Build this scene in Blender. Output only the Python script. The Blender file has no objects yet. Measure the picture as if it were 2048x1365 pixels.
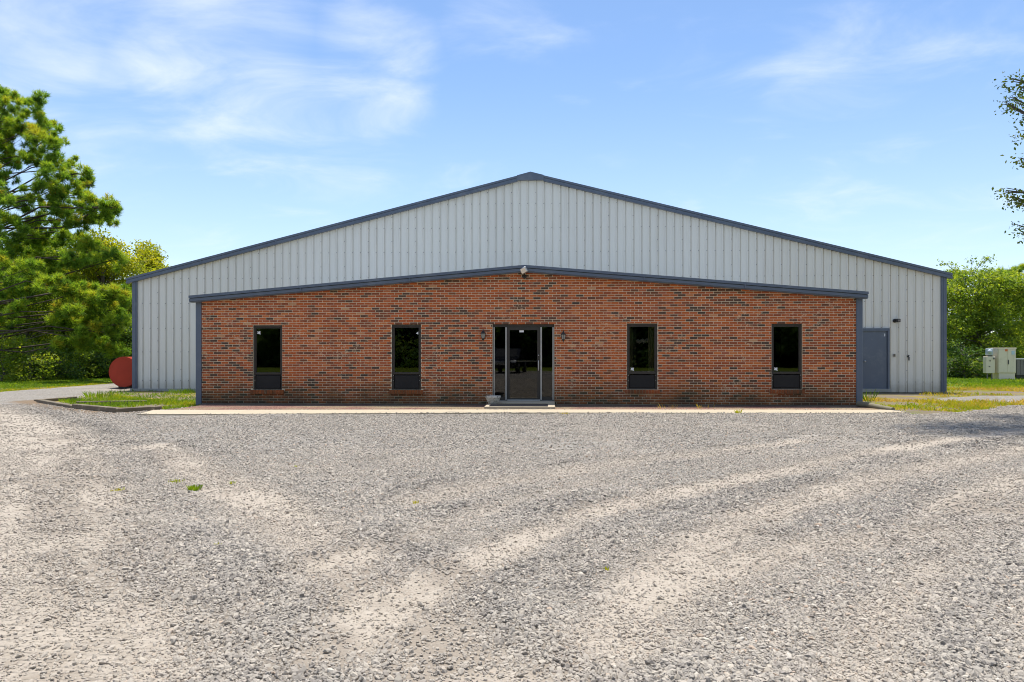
import bpy, bmesh, math, random
import numpy as np
from mathutils import Vector, Matrix
random.seed(7); RNG = np.random.default_rng(11)
SC = bpy.context.scene; COL = SC.collection

# ------------------------------------------------------------------ camera
CX, CH, YAW, FPX, HOR = 0.606, 1.4716, 0.0455, 2048*26/36, 703.15
FPX0 = FPX
cam_d = bpy.data.cameras.new('camera'); cam = bpy.data.objects.new('camera', cam_d); COL.objects.link(cam)
cam.location = (CX, 0, CH); cam.rotation_euler = (math.radians(90), 0, YAW)
cam_d.sensor_width = 36; cam_d.lens = 26; cam_d.shift_y = (HOR-682.5)/2048
cam_d.clip_start = 0.1; cam_d.clip_end = 2000
SC.camera = cam
# ------------------------------------------------------------------ sun, sky, exposure
SUN_EL = 78.0
sun_d = bpy.data.lights.new('sun', 'SUN'); sun_d.energy = 3.1; sun_d.angle = math.radians(0.6); sun_d.color = (1, .95, .86)
sun = bpy.data.objects.new('sun', sun_d); COL.objects.link(sun)
sun.rotation_euler = (math.radians(-(90-SUN_EL)), 0, 0); sun.location = (0, 60, 60)
SKY_STRENGTH = 0.092
SC.view_settings.view_transform = 'Standard'; SC.view_settings.look = 'None'
SC.view_settings.gamma = 1; SC.view_settings.use_curve_mapping = False
SC.view_settings.exposure = 1.08
SC.cycles.max_bounces = 8; SC.cycles.transparent_max_bounces = 12
SC.cycles.use_denoising = True; SC.cycles.filter_width = 1.0

class NT:
    """small helper round a node tree"""
    def __init__(s, tree): s.t = tree; s.n = tree.nodes; s.l = tree.links
    def new(s, typ, **kw):
        n = s.n.new(typ)
        for k, v in kw.items():
            if k == 'ins':
                for i, val in v.items():
                    if isinstance(val, bpy.types.NodeSocket): s.l.new(val, n.inputs[i])
                    else: n.inputs[i].default_value = val
            else: setattr(n, k, v)
        return n
    def math(s, op, a, b=0.5, clamp=False, c=None):
        d = {0: a, 1: b}
        if c is not None: d[2] = c
        return s.new('ShaderNodeMath', operation=op, use_clamp=clamp, ins=d).outputs[0]
    def mix(s, f, a, b, mode='MIX'):
        n = s.new('ShaderNodeMix', data_type='RGBA', blend_type=mode)
        for i, v in ((0, f), (6, a), (7, b)):
            if isinstance(v, bpy.types.NodeSocket): s.l.new(v, n.inputs[i])
            else: n.inputs[i].default_value = (*v, 1) if i and len(v) == 3 else v
        return n.outputs[2]
    def noise(s, vec, scale, detail=4, rough=.55, dist=0):
        d = {'Scale': scale, 'Detail': detail, 'Roughness': rough, 'Distortion': dist}
        if vec is not None: d['Vector'] = vec
        return s.new('ShaderNodeTexNoise', ins=d).outputs[0]
    def ramp(s, fac, stops, interp='LINEAR'):
        n = s.new('ShaderNodeValToRGB'); s.l.new(fac, n.inputs[0]); r = n.color_ramp; r.interpolation = interp
        while len(r.elements) < len(stops): r.elements.new(.5)
        for e, (p, c) in zip(r.elements, stops):
            e.position = p; e.color = (*c, 1) if hasattr(c, '__len__') else (c, c, c, 1)
        return n.outputs[0]
    def step(s, fac, a, b):
        return s.new('ShaderNodeMapRange', interpolation_type='SMOOTHSTEP', ins={0: fac, 1: a, 2: b, 3: 0.0, 4: 1.0}).outputs[0]

def lin(r, g, b):
    f = lambda c: (c/12.92 if c <= .04045 else ((c+.055)/1.055)**2.4)
    return (f(r/255), f(g/255), f(b/255))

world = bpy.data.worlds.new('World'); SC.world = world; world.use_nodes = True
w = NT(world.node_tree); w.n.clear()
sky = w.new('ShaderNodeTexSky', sky_type='NISHITA', sun_disc=False, sun_elevation=math.radians(SUN_EL), sun_rotation=0.0,
            altitude=0, air_density=1.0, dust_density=0.25, ozone_density=4.6)
tc = w.new('ShaderNodeTexCoord').outputs['Generated']
sep = w.new('ShaderNodeSeparateXYZ', ins={0: tc})
zz = w.math('MAXIMUM', sep.outputs[2], 0.02)
zc = w.math('ADD', zz, 0.16)
pxy = w.new('ShaderNodeCombineXYZ', ins={0: w.math('DIVIDE', sep.outputs[0], zc), 1: w.math('DIVIDE', sep.outputs[1], zc), 2: 0.0}).outputs[0]
def mapped(vec, loc, rot, scl):
    return w.new('ShaderNodeMapping', ins={0: vec, 1: loc, 2: rot, 3: scl}).outputs[0]
n1 = w.noise(mapped(pxy, (3.1, 1.7, 0), (0, 0, .35), (1.0, 1.35, 1)), 2.3, 10, .58, .55)
n2 = w.noise(mapped(pxy, (7.3, 5.2, 0), (0, 0, -.25), (.5, 1.2, 1)), .6, 3, .5, .3)
def lobe(px, py, r0, r1, amp):
    """a bank of thin cloud round one direction of the sky"""
    xr, zr = (px-1024)/FPX0, (HOR-py)/FPX0; v = Vector((xr*math.cos(YAW)-math.sin(YAW), xr*math.sin(YAW)+math.cos(YAW), zr)).normalized()
    dt = w.new('ShaderNodeVectorMath', operation='DOT_PRODUCT', ins={0: tc, 1: tuple(v)}).outputs['Value']
    return w.math('MULTIPLY', w.step(dt, math.cos(r1), math.cos(r0)), amp)
bank = None
for L in ((470, 150, .0, .16, .22), (740, 150, .0, .12, .20), (640, 240, .02, .15, .18), (60, 120, .0, .10, .15), (190, 30, .0, .12, .06), (540, 70, .0, .10, .10), (1000, 70, .0, .10, .09), (260, 245, .0, .12, .10), (1700, 210, .0, .16, .08)):
    o_ = lobe(*L); bank = o_ if bank is None else w.math('MAXIMUM', bank, o_)
for az, el, r1, am in ((150, 25, .55, .20), (205, 35, .6, .20), (250, 22, .5, .18), (100, 30, .5, .18), (300, 40, .5, .17), (180, 62, .5, .17), (60, 55, .4, .15)):  # unseen cloud banks added outside the view to neutralise the blue light
    v = (math.sin(math.radians(az))*math.cos(math.radians(el)), math.cos(math.radians(az))*math.cos(math.radians(el)), math.sin(math.radians(el)))
    dt = w.new('ShaderNodeVectorMath', operation='DOT_PRODUCT', ins={0: tc, 1: v}).outputs['Value']
    bank = w.math('MAXIMUM', bank, w.math('MULTIPLY', w.step(dt, math.cos(r1), 1.0), am))
cl = w.math('ADD', w.math('ADD', w.math('MULTIPLY', n1, .72), w.math('MULTIPLY', n2, .30)), bank)
cl = w.math('MULTIPLY', w.step(cl, .50, .98), .85)
veil = w.math('MULTIPLY', w.math('SUBTRACT', 1.0, w.step(sep.outputs[2], .0, .38)), .34)
skyc = w.mix(cl, w.mix(veil, sky.outputs[0], (4.6, 5.0, 5.9)), (5.4, 5.75, 6.4))
bg = w.new('ShaderNodeBackground', ins={0: skyc, 1: SKY_STRENGTH})
wo = w.new('ShaderNodeOutputWorld', ins={0: bg.outputs[0]})

# ------------------------------------------------------------------ picture <-> place (camera measured from the building)
SY, CY = math.sin(YAW), math.cos(YAW)
def gp(px, py, z=0.0):
    """point of the ground (height z) seen at a pixel of the 2048 px photograph"""
    d = FPX*(CH-z)/(py-HOR); xr = (px-1024)/FPX*d
    return Vector((CX+xr*CY-d*SY, xr*SY+d*CY, z))
def wp(px, py, Y):
    """point of the vertical plane y = Y seen at a pixel"""
    u = (px-1024)/FPX; x = Y*(u*CY-SY)/(CY+u*SY); d = -x*SY+Y*CY
    return Vector((CX+x, Y, CH-(py-HOR)*d/FPX))
def dp(px, py, d):
    """point at distance d along the view axis"""
    xr = (px-1024)/FPX*d
    return Vector((CX+xr*CY-d*SY, xr*SY+d*CY, CH-(py-HOR)*d/FPX))
YB, YM = 20.28, 27.70

# ------------------------------------------------------------------ objects
def thing(name, label, cat, loc=(0, 0, 0), rz=0, group=None):
    o = bpy.data.objects.new(name, None); COL.objects.link(o); o.empty_display_size = .2
    o.location = loc; o.rotation_euler = (0, 0, rz); return tag(o, label, cat, group)
def tag(o, label, cat, group=None):
    o['label'] = label; o['category'] = cat
    if group: o['group'] = group
    return o
def link(name, me, m=None, parent=None, kind=None):
    o = bpy.data.objects.new(name, me); COL.objects.link(o)
    if m is not None and not me.materials: me.materials.append(m)
    if parent is not None:
        o.parent = parent
    if kind: o['kind'] = kind
    return o
class MB:
    """mesh builder: boxes, prisms, tubes and lathes collected into one mesh"""
    def __init__(s): s.v = []; s.f = []; s.sm = []
    def add(s, vs, fs, smooth=False):
        k = len(s.v); s.v += [tuple(p) for p in vs]; s.f += [tuple(i+k for i in f) for f in fs]; s.sm += [smooth]*len(fs); return s
    def box(s, x0, x1, y0, y1, z0, z1, M=None):
        vs = [Vector(p) for p in ((x0,y0,z0),(x1,y0,z0),(x1,y1,z0),(x0,y1,z0),(x0,y0,z1),(x1,y0,z1),(x1,y1,z1),(x0,y1,z1))]
        if M is not None: vs = [M @ p for p in vs]
        return s.add(vs, [(0,3,2,1),(4,5,6,7),(0,1,5,4),(1,2,6,5),(2,3,7,6),(3,0,4,7)])
    def bbox(s, x0, x1, y0, y1, z0, z1, b, M=None):
        """box with chamfered edges"""
        bm = bmesh.new(); bmesh.ops.create_cube(bm, size=1)
        for v in bm.verts: v.co = Vector((x0+(v.co.x+.5)*(x1-x0), y0+(v.co.y+.5)*(y1-y0), z0+(v.co.z+.5)*(z1-z0)))
        bmesh.ops.bevel(bm, geom=bm.edges[:], offset=b, segments=1, affect='EDGES')
        vs = [(M @ v.co) if M is not None else v.co.copy() for v in bm.verts]; bm.verts.index_update()
        s.add(vs, [[v.index for v in f.verts] for f in bm.faces]); bm.free(); return s
    def prism(s, poly, a, b, axis='y'):
        """polygon extruded along an axis from a to b"""
        n = len(poly)
        P = {'y': lambda p, t: (p[0], t, p[1]), 'z': lambda p, t: (p[0], p[1], t), 'x': lambda p, t: (t, p[0], p[1])}[axis]
        vs = [P(p, a) for p in poly]+[P(p, b) for p in poly]
        return s.add(vs, [tuple(range(n))[::-1], tuple(range(n, 2*n))]+[(i, (i+1) % n, n+(i+1) % n, n+i) for i in range(n)])
    def tube(s, pts, rad, n=8, caps=True):
        pts = [Vector(p) for p in pts]; rad = rad if hasattr(rad, '__len__') else [rad]*len(pts)
        vs = []; up = None
        for i, p in enumerate(pts):
            t = (pts[min(i+1, len(pts)-1)]-pts[max(i-1, 0)]).normalized()
            if up is None: up = t.orthogonal().normalized()
            a = (up-t*up.dot(t)).normalized(); b = t.cross(a); up = a
            vs += [p+(a*math.cos(2*math.pi*k/n)+b*math.sin(2*math.pi*k/n))*rad[i] for k in range(n)]
        fs = [(i*n+k, i*n+(k+1) % n, (i+1)*n+(k+1) % n, (i+1)*n+k) for i in range(len(pts)-1) for k in range(n)]
        s.add(vs, fs, True)
        if caps:
            m = (len(pts)-1)*n
            s.add(vs[:n], [tuple(range(n))[::-1]]); s.add(vs[m:], [tuple(range(n))])
        return s
    def lathe(s, prof, n=16, M=None, smooth=True, square=0):
        vs = []
        for r, z in prof:
            for k in range(n):
                a = 2*math.pi*(k+.5)/n; p = Vector((r*math.cos(a), r*math.sin(a), z)); vs.append(M @ p if M is not None else p)
        fs = [(i*n+k, i*n+(k+1) % n, (i+1)*n+(k+1) % n, (i+1)*n+k) for i in range(len(prof)-1) for k in range(n)]
        if prof[0][0] > 1e-6: fs.append(tuple(range(n))[::-1])
        if prof[-1][0] > 1e-6: fs.append(tuple(range((len(prof)-1)*n, len(prof)*n)))
        return s.add(vs, fs, smooth)
    def mesh(s, name):
        me = bpy.data.meshes.new(name); me.from_pydata(s.v, [], s.f); me.polygons.foreach_set('use_smooth', s.sm); me.update(); return me
    def build(s, name, m, parent=None, kind=None): return link(name, s.mesh(name), m, parent, kind)
def np_mesh(name, V, F, attrs=None):
    """fast mesh from arrays; F is (n, 3|4)"""
    me = bpy.data.meshes.new(name); k = F.shape[1]
    me.vertices.add(len(V)); me.vertices.foreach_set('co', V.astype(np.float32).ravel())
    me.loops.add(F.size); me.loops.foreach_set('vertex_index', F.astype(np.int32).ravel())
    me.polygons.add(len(F)); me.polygons.foreach_set('loop_start', np.arange(0, F.size, k, dtype=np.int32))
    me.update(calc_edges=True)
    for nm, val in (attrs or {}).items():
        a = me.attributes.new(nm, 'FLOAT', 'POINT'); a.data.foreach_set('value', val.astype(np.float32))
    return me

# ------------------------------------------------------------------ materials
def new_mat(name):
    m = bpy.data.materials.new(name); m.use_nodes = True; t = NT(m.node_tree); b = t.n['Principled BSDF']; return m, t, b
def surf(name, c, rough=.55, var=.15, vscale=3.0, metal=0.0, bump=0.0, bscale=60.0, dirt=None, dscale=1.2, spec=.5, dlo=.5, dhi=.75):
    """plain surface with grain, slow tone variation and optional dirt blotches"""
    m, t, b = new_mat(name); pos = t.new('ShaderNodeTexCoord').outputs['Object']
    n = t.noise(pos, vscale, 5, .6); c2 = tuple(x*(1-var) for x in c); c3 = tuple(min(1, x*(1+var)) for x in c)
    col = t.mix(n, c2, c3)
    if dirt is not None: col = t.mix(t.math('MULTIPLY', t.step(t.noise(pos, dscale, 7, .65), dlo, dhi), .7), col, dirt)
    t.l.new(col, b.inputs['Base Color']); b.inputs['Roughness'].default_value = rough; b.inputs['Metallic'].default_value = metal
    b.inputs['Specular IOR Level'].default_value = spec
    if bump:
        bn = t.new('ShaderNodeBump', ins={'Strength': bump, 'Distance': .01, 'Height': t.noise(pos, bscale, 4, .6)})
        t.l.new(bn.outputs[0], b.inputs['Normal'])
    return m
def siding_mat():
    m, t, b = new_mat('pale_grey_paint'); pos = t.new('ShaderNodeNewGeometry').outputs['Position']
    rnd = t.new('ShaderNodeObjectInfo').outputs['Random']
    col = t.mix(rnd, (.765, .735, .665), (.80, .77, .695))
    mp = t.new('ShaderNodeMapping', ins={0: pos, 3: (5.0, 5.0, .35)}).outputs[0]
    col = t.mix(t.math('MULTIPLY', t.step(t.noise(mp, 1.5, 5, .65), .50, .75), .20), col, (.50, .455, .37))     # run-off streaks
    col = t.mix(t.math('MULTIPLY', t.step(t.noise(pos, 55, 2, .5), .70, .76), .35), col, (.38, .34, .28))       # specks
    z = t.new('ShaderNodeSeparateXYZ', ins={0: pos}).outputs[2]
    zn = t.math('ADD', z, t.math('MULTIPLY', t.noise(pos, 4, 5, .7), .5))
    col = t.mix(t.math('MULTIPLY', t.math('SUBTRACT', 1.0, t.step(zn, .25, .75)), .5), col, (.42, .36, .26))    # soil splash
    t.l.new(col, b.inputs['Base Color']); b.inputs['Roughness'].default_value = .45
    bn = t.new('ShaderNodeBump', ins={'Strength': .14, 'Distance': .05, 'Height': t.noise(t.new('ShaderNodeMapping', ins={0: pos, 3: (1.6, 1, .6)}).outputs[0], 1.6, 2, .5)}); t.l.new(bn.outputs[0], b.inputs['Normal'])
    return m
M_SIDING = siding_mat()
M_TRIM = surf('slate_blue_trim', (.108, .132, .178), .4, .12, 1.0, dirt=(.17, .19, .22), dscale=2)
M_CORE = surf('dark_steel', (.10, .10, .10), .7)
M_ROOF = surf('roof_sheet', (.30, .32, .34), .4, .1)
M_SCREW = surf('screw_grey', (.22, .22, .22), .5)
M_BRONZE = surf('dark_bronze_frame', (.045, .038, .030), .45, .2, 3, spec=.35)
M_ALU = surf('worn_bronze_edge', (.50, .48, .44), .4, .25, 6, metal=.3)
M_PANEL = surf('black_mesh_panel', (.026, .024, .022), .75, .25, 2, bump=.3, bscale=150, spec=.25)
M_WHITE = surf('white_sticker', (.78, .78, .78), .5, .1, 30)
M_CONC = surf('cream_concrete', (.43, .36, .255), .85, .16, 2.2, bump=.35, bscale=35, dirt=(.25, .22, .17), dscale=1.4, dlo=.55)
M_FOUND = surf('grey_concrete', (.36, .35, .32), .9, .2, 4, bump=.4)
M_MAT = surf('ribbed_rubber', (.012, .013, .018), .9, .2, 8, bump=.4, bscale=120, spec=.1)
M_POT = surf('mossy_cast_stone', (.62, .57, .47), .95, .35, 14, bump=.8, bscale=38, dirt=(.16, .14, .09), dscale=16, dlo=.48, dhi=.64)
M_TIMBER = surf('weathered_timber', (.15, .12, .08), .9, .35, 6, bump=.6, bscale=25, dirt=(.36, .30, .20), dscale=5)
M_POLE = surf('mossy_round_timber', (.20, .18, .12), .9, .35, 6, bump=.6, bscale=25, dirt=(.10, .10, .06), dscale=6)
M_RED = surf('faded_red_paint', (.40, .055, .030), .8, .18, 2.2, dirt=(.24, .045, .026), dscale=1.5, spec=.15)
M_BLACK = surf('black_plastic', (.012, .012, .013), .35, .1)
M_BEIGE = surf('beige_enamel', (.82, .70, .53), .5, .06, 2, dirt=(.58, .48, .34), dscale=2)
M_GREYBROWN = surf('greybrown_cladding', (.20, .175, .165), .6, .2, 5)
M_METER = surf('meter_grey_blue', (.50, .55, .60), .35, .1)
M_ORANGE = surf('orange_label', (.75, .18, .05), .5, .05)
M_BLUELAB = surf('pale_blue_label', (.50, .62, .70), .5, .05)
M_SILVER = surf('cast_aluminium', (.50, .50, .50), .35, .15, 8, metal=.7)
M_LENS = surf('flood_reflector', (.72, .66, .58), .15, .2, 25, metal=.4)
M_IRON = surf('black_iron', (.025, .024, .022), .45, .3, 20)
M_FROST = surf('seeded_lamp_glass', (.30, .29, .25), .12, .15, 30)
M_BARK = surf('pine_bark', (.055, .042, .032), .95, .4, 5, bump=.8, bscale=12)
M_BARK2 = surf('grey_bark', (.14, .12, .10), .95, .4, 5, bump=.8, bscale=12)
M_CURT = surf('olive_curtain', (.50, .48, .30), .9, .2, 6)
M_VAL = surf('grey_valance', (.66, .64, .60), .9, .25, 20)
M_ROOM = surf('dim_room_paint', (.05, .048, .042), .9, .1)
M_CARPAINT = surf('black_car_paint', (.012, .013, .017), .12, .1)
M_CHROME = surf('bright_trim', (.6, .6, .62), .15, .05, metal=1)
M_TYRE = surf('tyre_rubber', (.02, .02, .02), .8, .1)
M_LAMPW = surf('clear_headlight', (.7, .7, .72), .1, .05)

def glass_mat(name, tint, ior):
    m = bpy.data.materials.new(name); m.use_nodes = True; t = NT(m.node_tree); t.n.clear()
    fr = t.new('ShaderNodeFresnel', ins={0: ior}).outputs[0]
    a = t.new('ShaderNodeBsdfTransparent', ins={0: (*tint, 1)}).outputs[0]
    g = t.new('ShaderNodeBsdfGlossy', ins={0: (1, 1, 1, 1), 'Roughness': .015}).outputs[0]
    mx = t.new('ShaderNodeMixShader', ins={0: fr, 1: a, 2: g})
    t.new('ShaderNodeOutputMaterial', ins={0: mx.outputs[0]}); return m
M_GLASS = glass_mat('tinted_glass', (.58, .58, .55), 1.5)

# brick: tone from the "tint" attribute of each brick, grain and stains from position
def brick_mat():
    m, t, b = new_mat('fired_brick'); at = t.new('ShaderNodeAttribute', attribute_name='tint').outputs['Fac']
    pos = t.new('ShaderNodeNewGeometry').outputs['Position']
    C = [(0.0, (.078, .050, .038)), (.06, (.115, .064, .044)), (.13, (.17, .068, .040)), (.20, (.30, .082, .036)), (.30, (.40, .088, .032)),
         (.45, (.50, .108, .029)), (.60, (.56, .126, .030)), (.74, (.63, .150, .036)), (.86, (.46, .125, .062)), (.93, (.68, .19, .05)), (1.0, (.64, .35, .18))]
    col = t.ramp(at, C)
    col = t.mix(t.math('MULTIPLY', t.noise(pos, 45, 4, .7), .7), t.mix(.25, col, (0, 0, 0)), t.mix(.12, col, (.6, .4, .25)))
    # lime bloom in drifts
    bl = t.math('MULTIPLY', t.step(t.noise(pos, .9, 3, .5), .45, .65), t.step(t.noise(pos, 13, 4, .7), .56, .64))
    col = t.mix(t.math('MULTIPLY', bl, .7), col, (.70, .46, .28))
    # rusty orange drift, algae and damp soil splash low on the wall
    col = t.mix(t.math('MULTIPLY', t.step(t.noise(pos, .55, 3, .5), .52, .72), .45), col, (.62, .14, .03))
    z = t.new('ShaderNodeSeparateXYZ', ins={0: pos}).outputs[2]
    zn = t.math('ADD', z, t.math('MULTIPLY', t.math('SUBTRACT', t.noise(pos, 1.3, 5, .65), .5), 1.3))
    low = t.math('SUBTRACT', 1.0, t.step(zn, .05, .95))
    col = t.mix(t.math('MULTIPLY', low, .6), col, (.075, .062, .022))
    vlow = t.math('SUBTRACT', 1.0, t.step(zn, -.15, .30))
    col = t.mix(t.math('MULTIPLY', vlow, .6), col, (.045, .032, .026))
    t.l.new(col, b.inputs['Base Color']); b.inputs['Roughness'].default_value = .9; b.inputs['Specular IOR Level'].default_value = .25
    bn = t.new('ShaderNodeBump', ins={'Strength': .5, 'Distance': .004, 'Height': t.noise(pos, 90, 4, .7)}); t.l.new(bn.outputs[0], b.inputs['Normal'])
    return m
M_BRICK = brick_mat()
def mortar_mat():
    m, t, b = new_mat('mortar'); pos = t.new('ShaderNodeNewGeometry').outputs['Position']
    col = t.mix(t.noise(pos, 3, 5, .65), (.66, .53, .35), (.86, .71, .50))
    z = t.new('ShaderNodeSeparateXYZ', ins={0: pos}).outputs[2]
    zn = t.math('ADD', z, t.math('MULTIPLY', t.math('SUBTRACT', t.noise(pos, 1.3, 5, .65), .5), 1.3))
    col = t.mix(t.math('MULTIPLY', t.math('SUBTRACT', 1.0, t.step(zn, .0, .6)), .7), col, (.14, .115, .06))
    t.l.new(col, b.inputs['Base Color']); b.inputs['Roughness'].default_value = .95; return m
M_MORTAR = mortar_mat()

def leaf_mat(name, stops, trans=.5, rough=.55):
    """stops: ramp of leaf colours over the per-leaf attribute tint"""
    m = bpy.data.materials.new(name); m.use_nodes = True; t = NT(m.node_tree); t.n.clear()
    at = t.new('ShaderNodeAttribute', attribute_name='tint').outputs['Fac']
    col = t.ramp(at, stops)
    d = t.new('ShaderNodeBsdfPrincipled', ins={'Base Color': col, 'Roughness': rough, 'Specular IOR Level': .3}).outputs[0]
    tr = t.new('ShaderNodeBsdfTranslucent', ins={0: t.mix(1.0, col, (1.55, 1.45, .7), 'MULTIPLY')}).outputs[0]
    mx = t.new('ShaderNodeMixShader', ins={0: trans, 1: d, 2: tr})
    t.new('ShaderNodeOutputMaterial', ins={0: mx.outputs[0]}); return m
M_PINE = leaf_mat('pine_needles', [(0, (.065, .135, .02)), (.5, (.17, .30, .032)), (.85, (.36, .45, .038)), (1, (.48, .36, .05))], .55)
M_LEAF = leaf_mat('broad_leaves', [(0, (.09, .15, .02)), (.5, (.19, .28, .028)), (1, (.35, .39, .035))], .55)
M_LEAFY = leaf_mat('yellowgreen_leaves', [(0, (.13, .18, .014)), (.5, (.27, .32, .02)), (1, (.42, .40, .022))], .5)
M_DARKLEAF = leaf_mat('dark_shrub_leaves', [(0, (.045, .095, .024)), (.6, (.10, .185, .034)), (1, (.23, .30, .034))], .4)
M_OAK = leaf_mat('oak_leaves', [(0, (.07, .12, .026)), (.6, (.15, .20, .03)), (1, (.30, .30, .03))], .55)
M_GRASS = leaf_mat('grass_blades', [(0, (.08, .16, .012)), (.35, (.18, .29, .014)), (.6, (.32, .36, .016)), (.8, (.50, .38, .04)), (1, (.54, .37, .12))], .45)

# ------------------------------------------------------------------ terrain functions (noise, masks, tracks)
_H = RNG.random((256, 256))
def vnoise(x, y):
    xi = np.floor(x).astype(int); yi = np.floor(y).astype(int); fx = x-xi; fy = y-yi
    fx = fx*fx*(3-2*fx); fy = fy*fy*(3-2*fy); g = lambda a, b: _H[a % 256, b % 256]
    return (g(xi, yi)*(1-fx)+g(xi+1, yi)*fx)*(1-fy)+(g(xi, yi+1)*(1-fx)+g(xi+1, yi+1)*fx)*fy
def fbm(x, y, o=4): return sum(vnoise(x*2**k+17*k, y*2**k+31*k)*.5**k for k in range(o))/sum(.5**k for k in range(o))
def inpoly(x, y, P):
    r = np.zeros(x.shape, bool); n = len(P)
    for i in range(n):
        (xa, ya), (xb, yb) = P[i], P[(i+1) % n]
        c = (ya > y) != (yb > y)
        if ya != yb: r ^= c & (x < (xb-xa)*(y-ya)/(yb-ya)+xa)
    return r
def polydist(x, y, P):
    """signed distance (inside positive) to a polygon"""
    d = np.full(x.shape, 1e9); n = len(P)
    for i in range(n): d = np.minimum(d, segdist(x, y, P[i], P[(i+1) % n]))
    return np.where(inpoly(x, y, P), d, -d)
def segdist(x, y, a, b):
    ax, ay = a; bx, by = b; dx, dy = bx-ax, by-ay; t = np.clip(((x-ax)*dx+(y-ay)*dy)/max(dx*dx+dy*dy, 1e-9), 0, 1)
    return np.hypot(x-ax-t*dx, y-ay-t*dy)
G2 = lambda L: [tuple(gp(*p)[:2]) for p in L]
ISLAND = G2([(74, 803.5), (143, 816.5), (230, 825), (324, 820), (395, 812)])+[(-9.2, 27.8), (-15.3, 27.8), (-16.3, 28.2), (-16.6, 36.0), (-17.6, 36.0)]+G2([(214, 783.5), (150, 793.5)])
RIGHTG = [(9.05, 20.2)]+G2([(1785, 822), (1830, 829), (1880, 827.5), (1960, 819), (2048, 808.5)])+[(30, 22.0), (70, 16), (70, 120), (9.05, 120)]
LEFTG = [(-19.1, 24.5), (-19.3, 34), (-21, 120), (-120, 120), (-120, 15), (-30, 17), (-22, 21)]
RTRACK = G2([(1868, 798), (1930, 793.5), (2048, 791)])+[(32, 25.5), (32, 23.4)]+G2([(2048, 800.5), (1890, 801.5)])
WALK = G2([(274, 831.5), (420, 831.5), (985, 828.5), (1110, 828.5), (1700, 829.5), (1819, 828), (1780, 823), (1700, 822.5), (1109, 822), (976, 822), (307, 823)])
BED = [(-8.98, 20.3)]+G2([(398, 813), (335, 823), (307, 823), (976, 822), (1109, 822), (1700, 822.5), (1780, 823)])+[(9.06, 20.3)]
TRACKS = [([(100, 1500), (108, 1365), (112, 1200), (120, 1050), (128, 960), (112, 900), (60, 855), (-60, 815)], .58, 1.0),
          ([(-260, 1365), (-140, 1100), (-40, 980), (20, 900), (40, 850)], .45, .8),
          ([(0, 1500), (-10, 1365), (10, 1200), (40, 1080), (70, 980)], .45, 1.0),
          ([(300, 895), (400, 950), (520, 1010), (610, 1075), (700, 1150), (790, 1230), (900, 1365)], .33, .9),
          ([(640, 1320), (756, 1232), (890, 1150), (1030, 1087), (1186, 1029), (1400, 975), (1700, 915), (2048, 862)], .22, .95),
          ([(834, 1001), (990, 966), (1250, 925), (1600, 885)], .25, .7),
          ([(1000, 1420), (1108, 1349), (1264, 1244), (1342, 1134), (1500, 1040), (1750, 960), (2048, 900)], .26, .85),
          ([(1380, 1165), (1600, 1098), (1850, 1075), (1899, 1020), (2048, 955)], .24, .8),
          ([(1700, 1400), (1760, 1250), (1850, 1140), (1960, 1060), (2100, 990)], .2, .6),
          ([(420, 1250), (560, 1165), (760, 1100), (1000, 1010), (1200, 960)], .2, .5),
          ([(240, 1000), (160, 930), (60, 890), (-100, 850)], .3, .6)]
TRW = [([tuple(gp(*p)[:2]) for p in L], hw, s) for L, hw, s in TRACKS]
def dust(x, y):
    d = np.zeros(x.shape)
    wob = (fbm(x*1.7+5, y*1.7)-.5)*.35
    for L, hw, s in TRW:
        q = np.full(x.shape, 1e9)
        for a, b in zip(L[:-1], L[1:]): q = np.minimum(q, segdist(x, y, a, b))
        d = np.maximum(d, s*np.clip(1.2-(q+wob*.5)/(hw*1.3)*.8, 0, 1))
    n = fbm(x*.55+40, y*.55+9, 4)
    d = np.maximum(d, .4*np.clip((n-.55)*5, 0, 1))
    return np.clip(d*(.66+.56*(fbm(x*3, y*3+70, 4))), 0, 1)
def ridge(x, y):
    """loose darker stone thrown up beside the tracks"""
    d = np.zeros(x.shape); wob = (fbm(x*1.7+5, y*1.7)-.5)*.35
    for L, hw, s in TRW:
        q = np.full(x.shape, 1e9)
        for a, b in zip(L[:-1], L[1:]): q = np.minimum(q, segdist(x, y, a, b))
        d = np.maximum(d, np.exp(-((q+wob-hw*1.75)/(.16+.2*hw))**2))
    return np.clip(d*np.clip((fbm(x*.6+70, y*.6+33, 3)-.38)*5, 0, 1)*(.5+fbm(x*4+9, y*4, 2)), 0, 1)
def lot(x, y):
    """> 0 on gravel (metres from its ragged edge)"""
    wob = (fbm(x*1.3, y*1.3+3, 4)-.5)*.7
    m = np.minimum(-polydist(x, y, ISLAND), np.minimum(-polydist(x, y, LEFTG)+wob, -polydist(x, y, RIGHTG)+wob))
    m = np.minimum(m, -polydist(x, y, BED))
    bld = np.maximum(np.maximum(np.abs(x)-15.3, 27.6-y), y-72)
    m = np.minimum(m, bld)
    m = np.maximum(m, polydist(x, y, RTRACK)+wob*.5)
    back = np.where(np.abs(x) < 6+.2*np.abs(y), -15, -5)-y + (fbm(x*.3, y*.3)-.5)*2
    m = np.minimum(m, np.where(y < 0, -back, 99))
    return m
def litter(x, y):
    """leaf litter and bark washed up along the timbers and the bed"""
    q = np.full(x.shape, 1e9)
    for a, b in zip(ISLAND[:4], ISLAND[1:4]): q = np.minimum(q, segdist(x, y, a, b))
    return np.clip(1-q/1.1, 0, 1)
def gz(x, y):
    return (fbm(x*.35, y*.35+50, 3)-.5)*.05-dust(x, y)*.016+ridge(x, y)*.022+(fbm(x*2.2, y*2.2+20, 2)-.5)*.022
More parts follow.
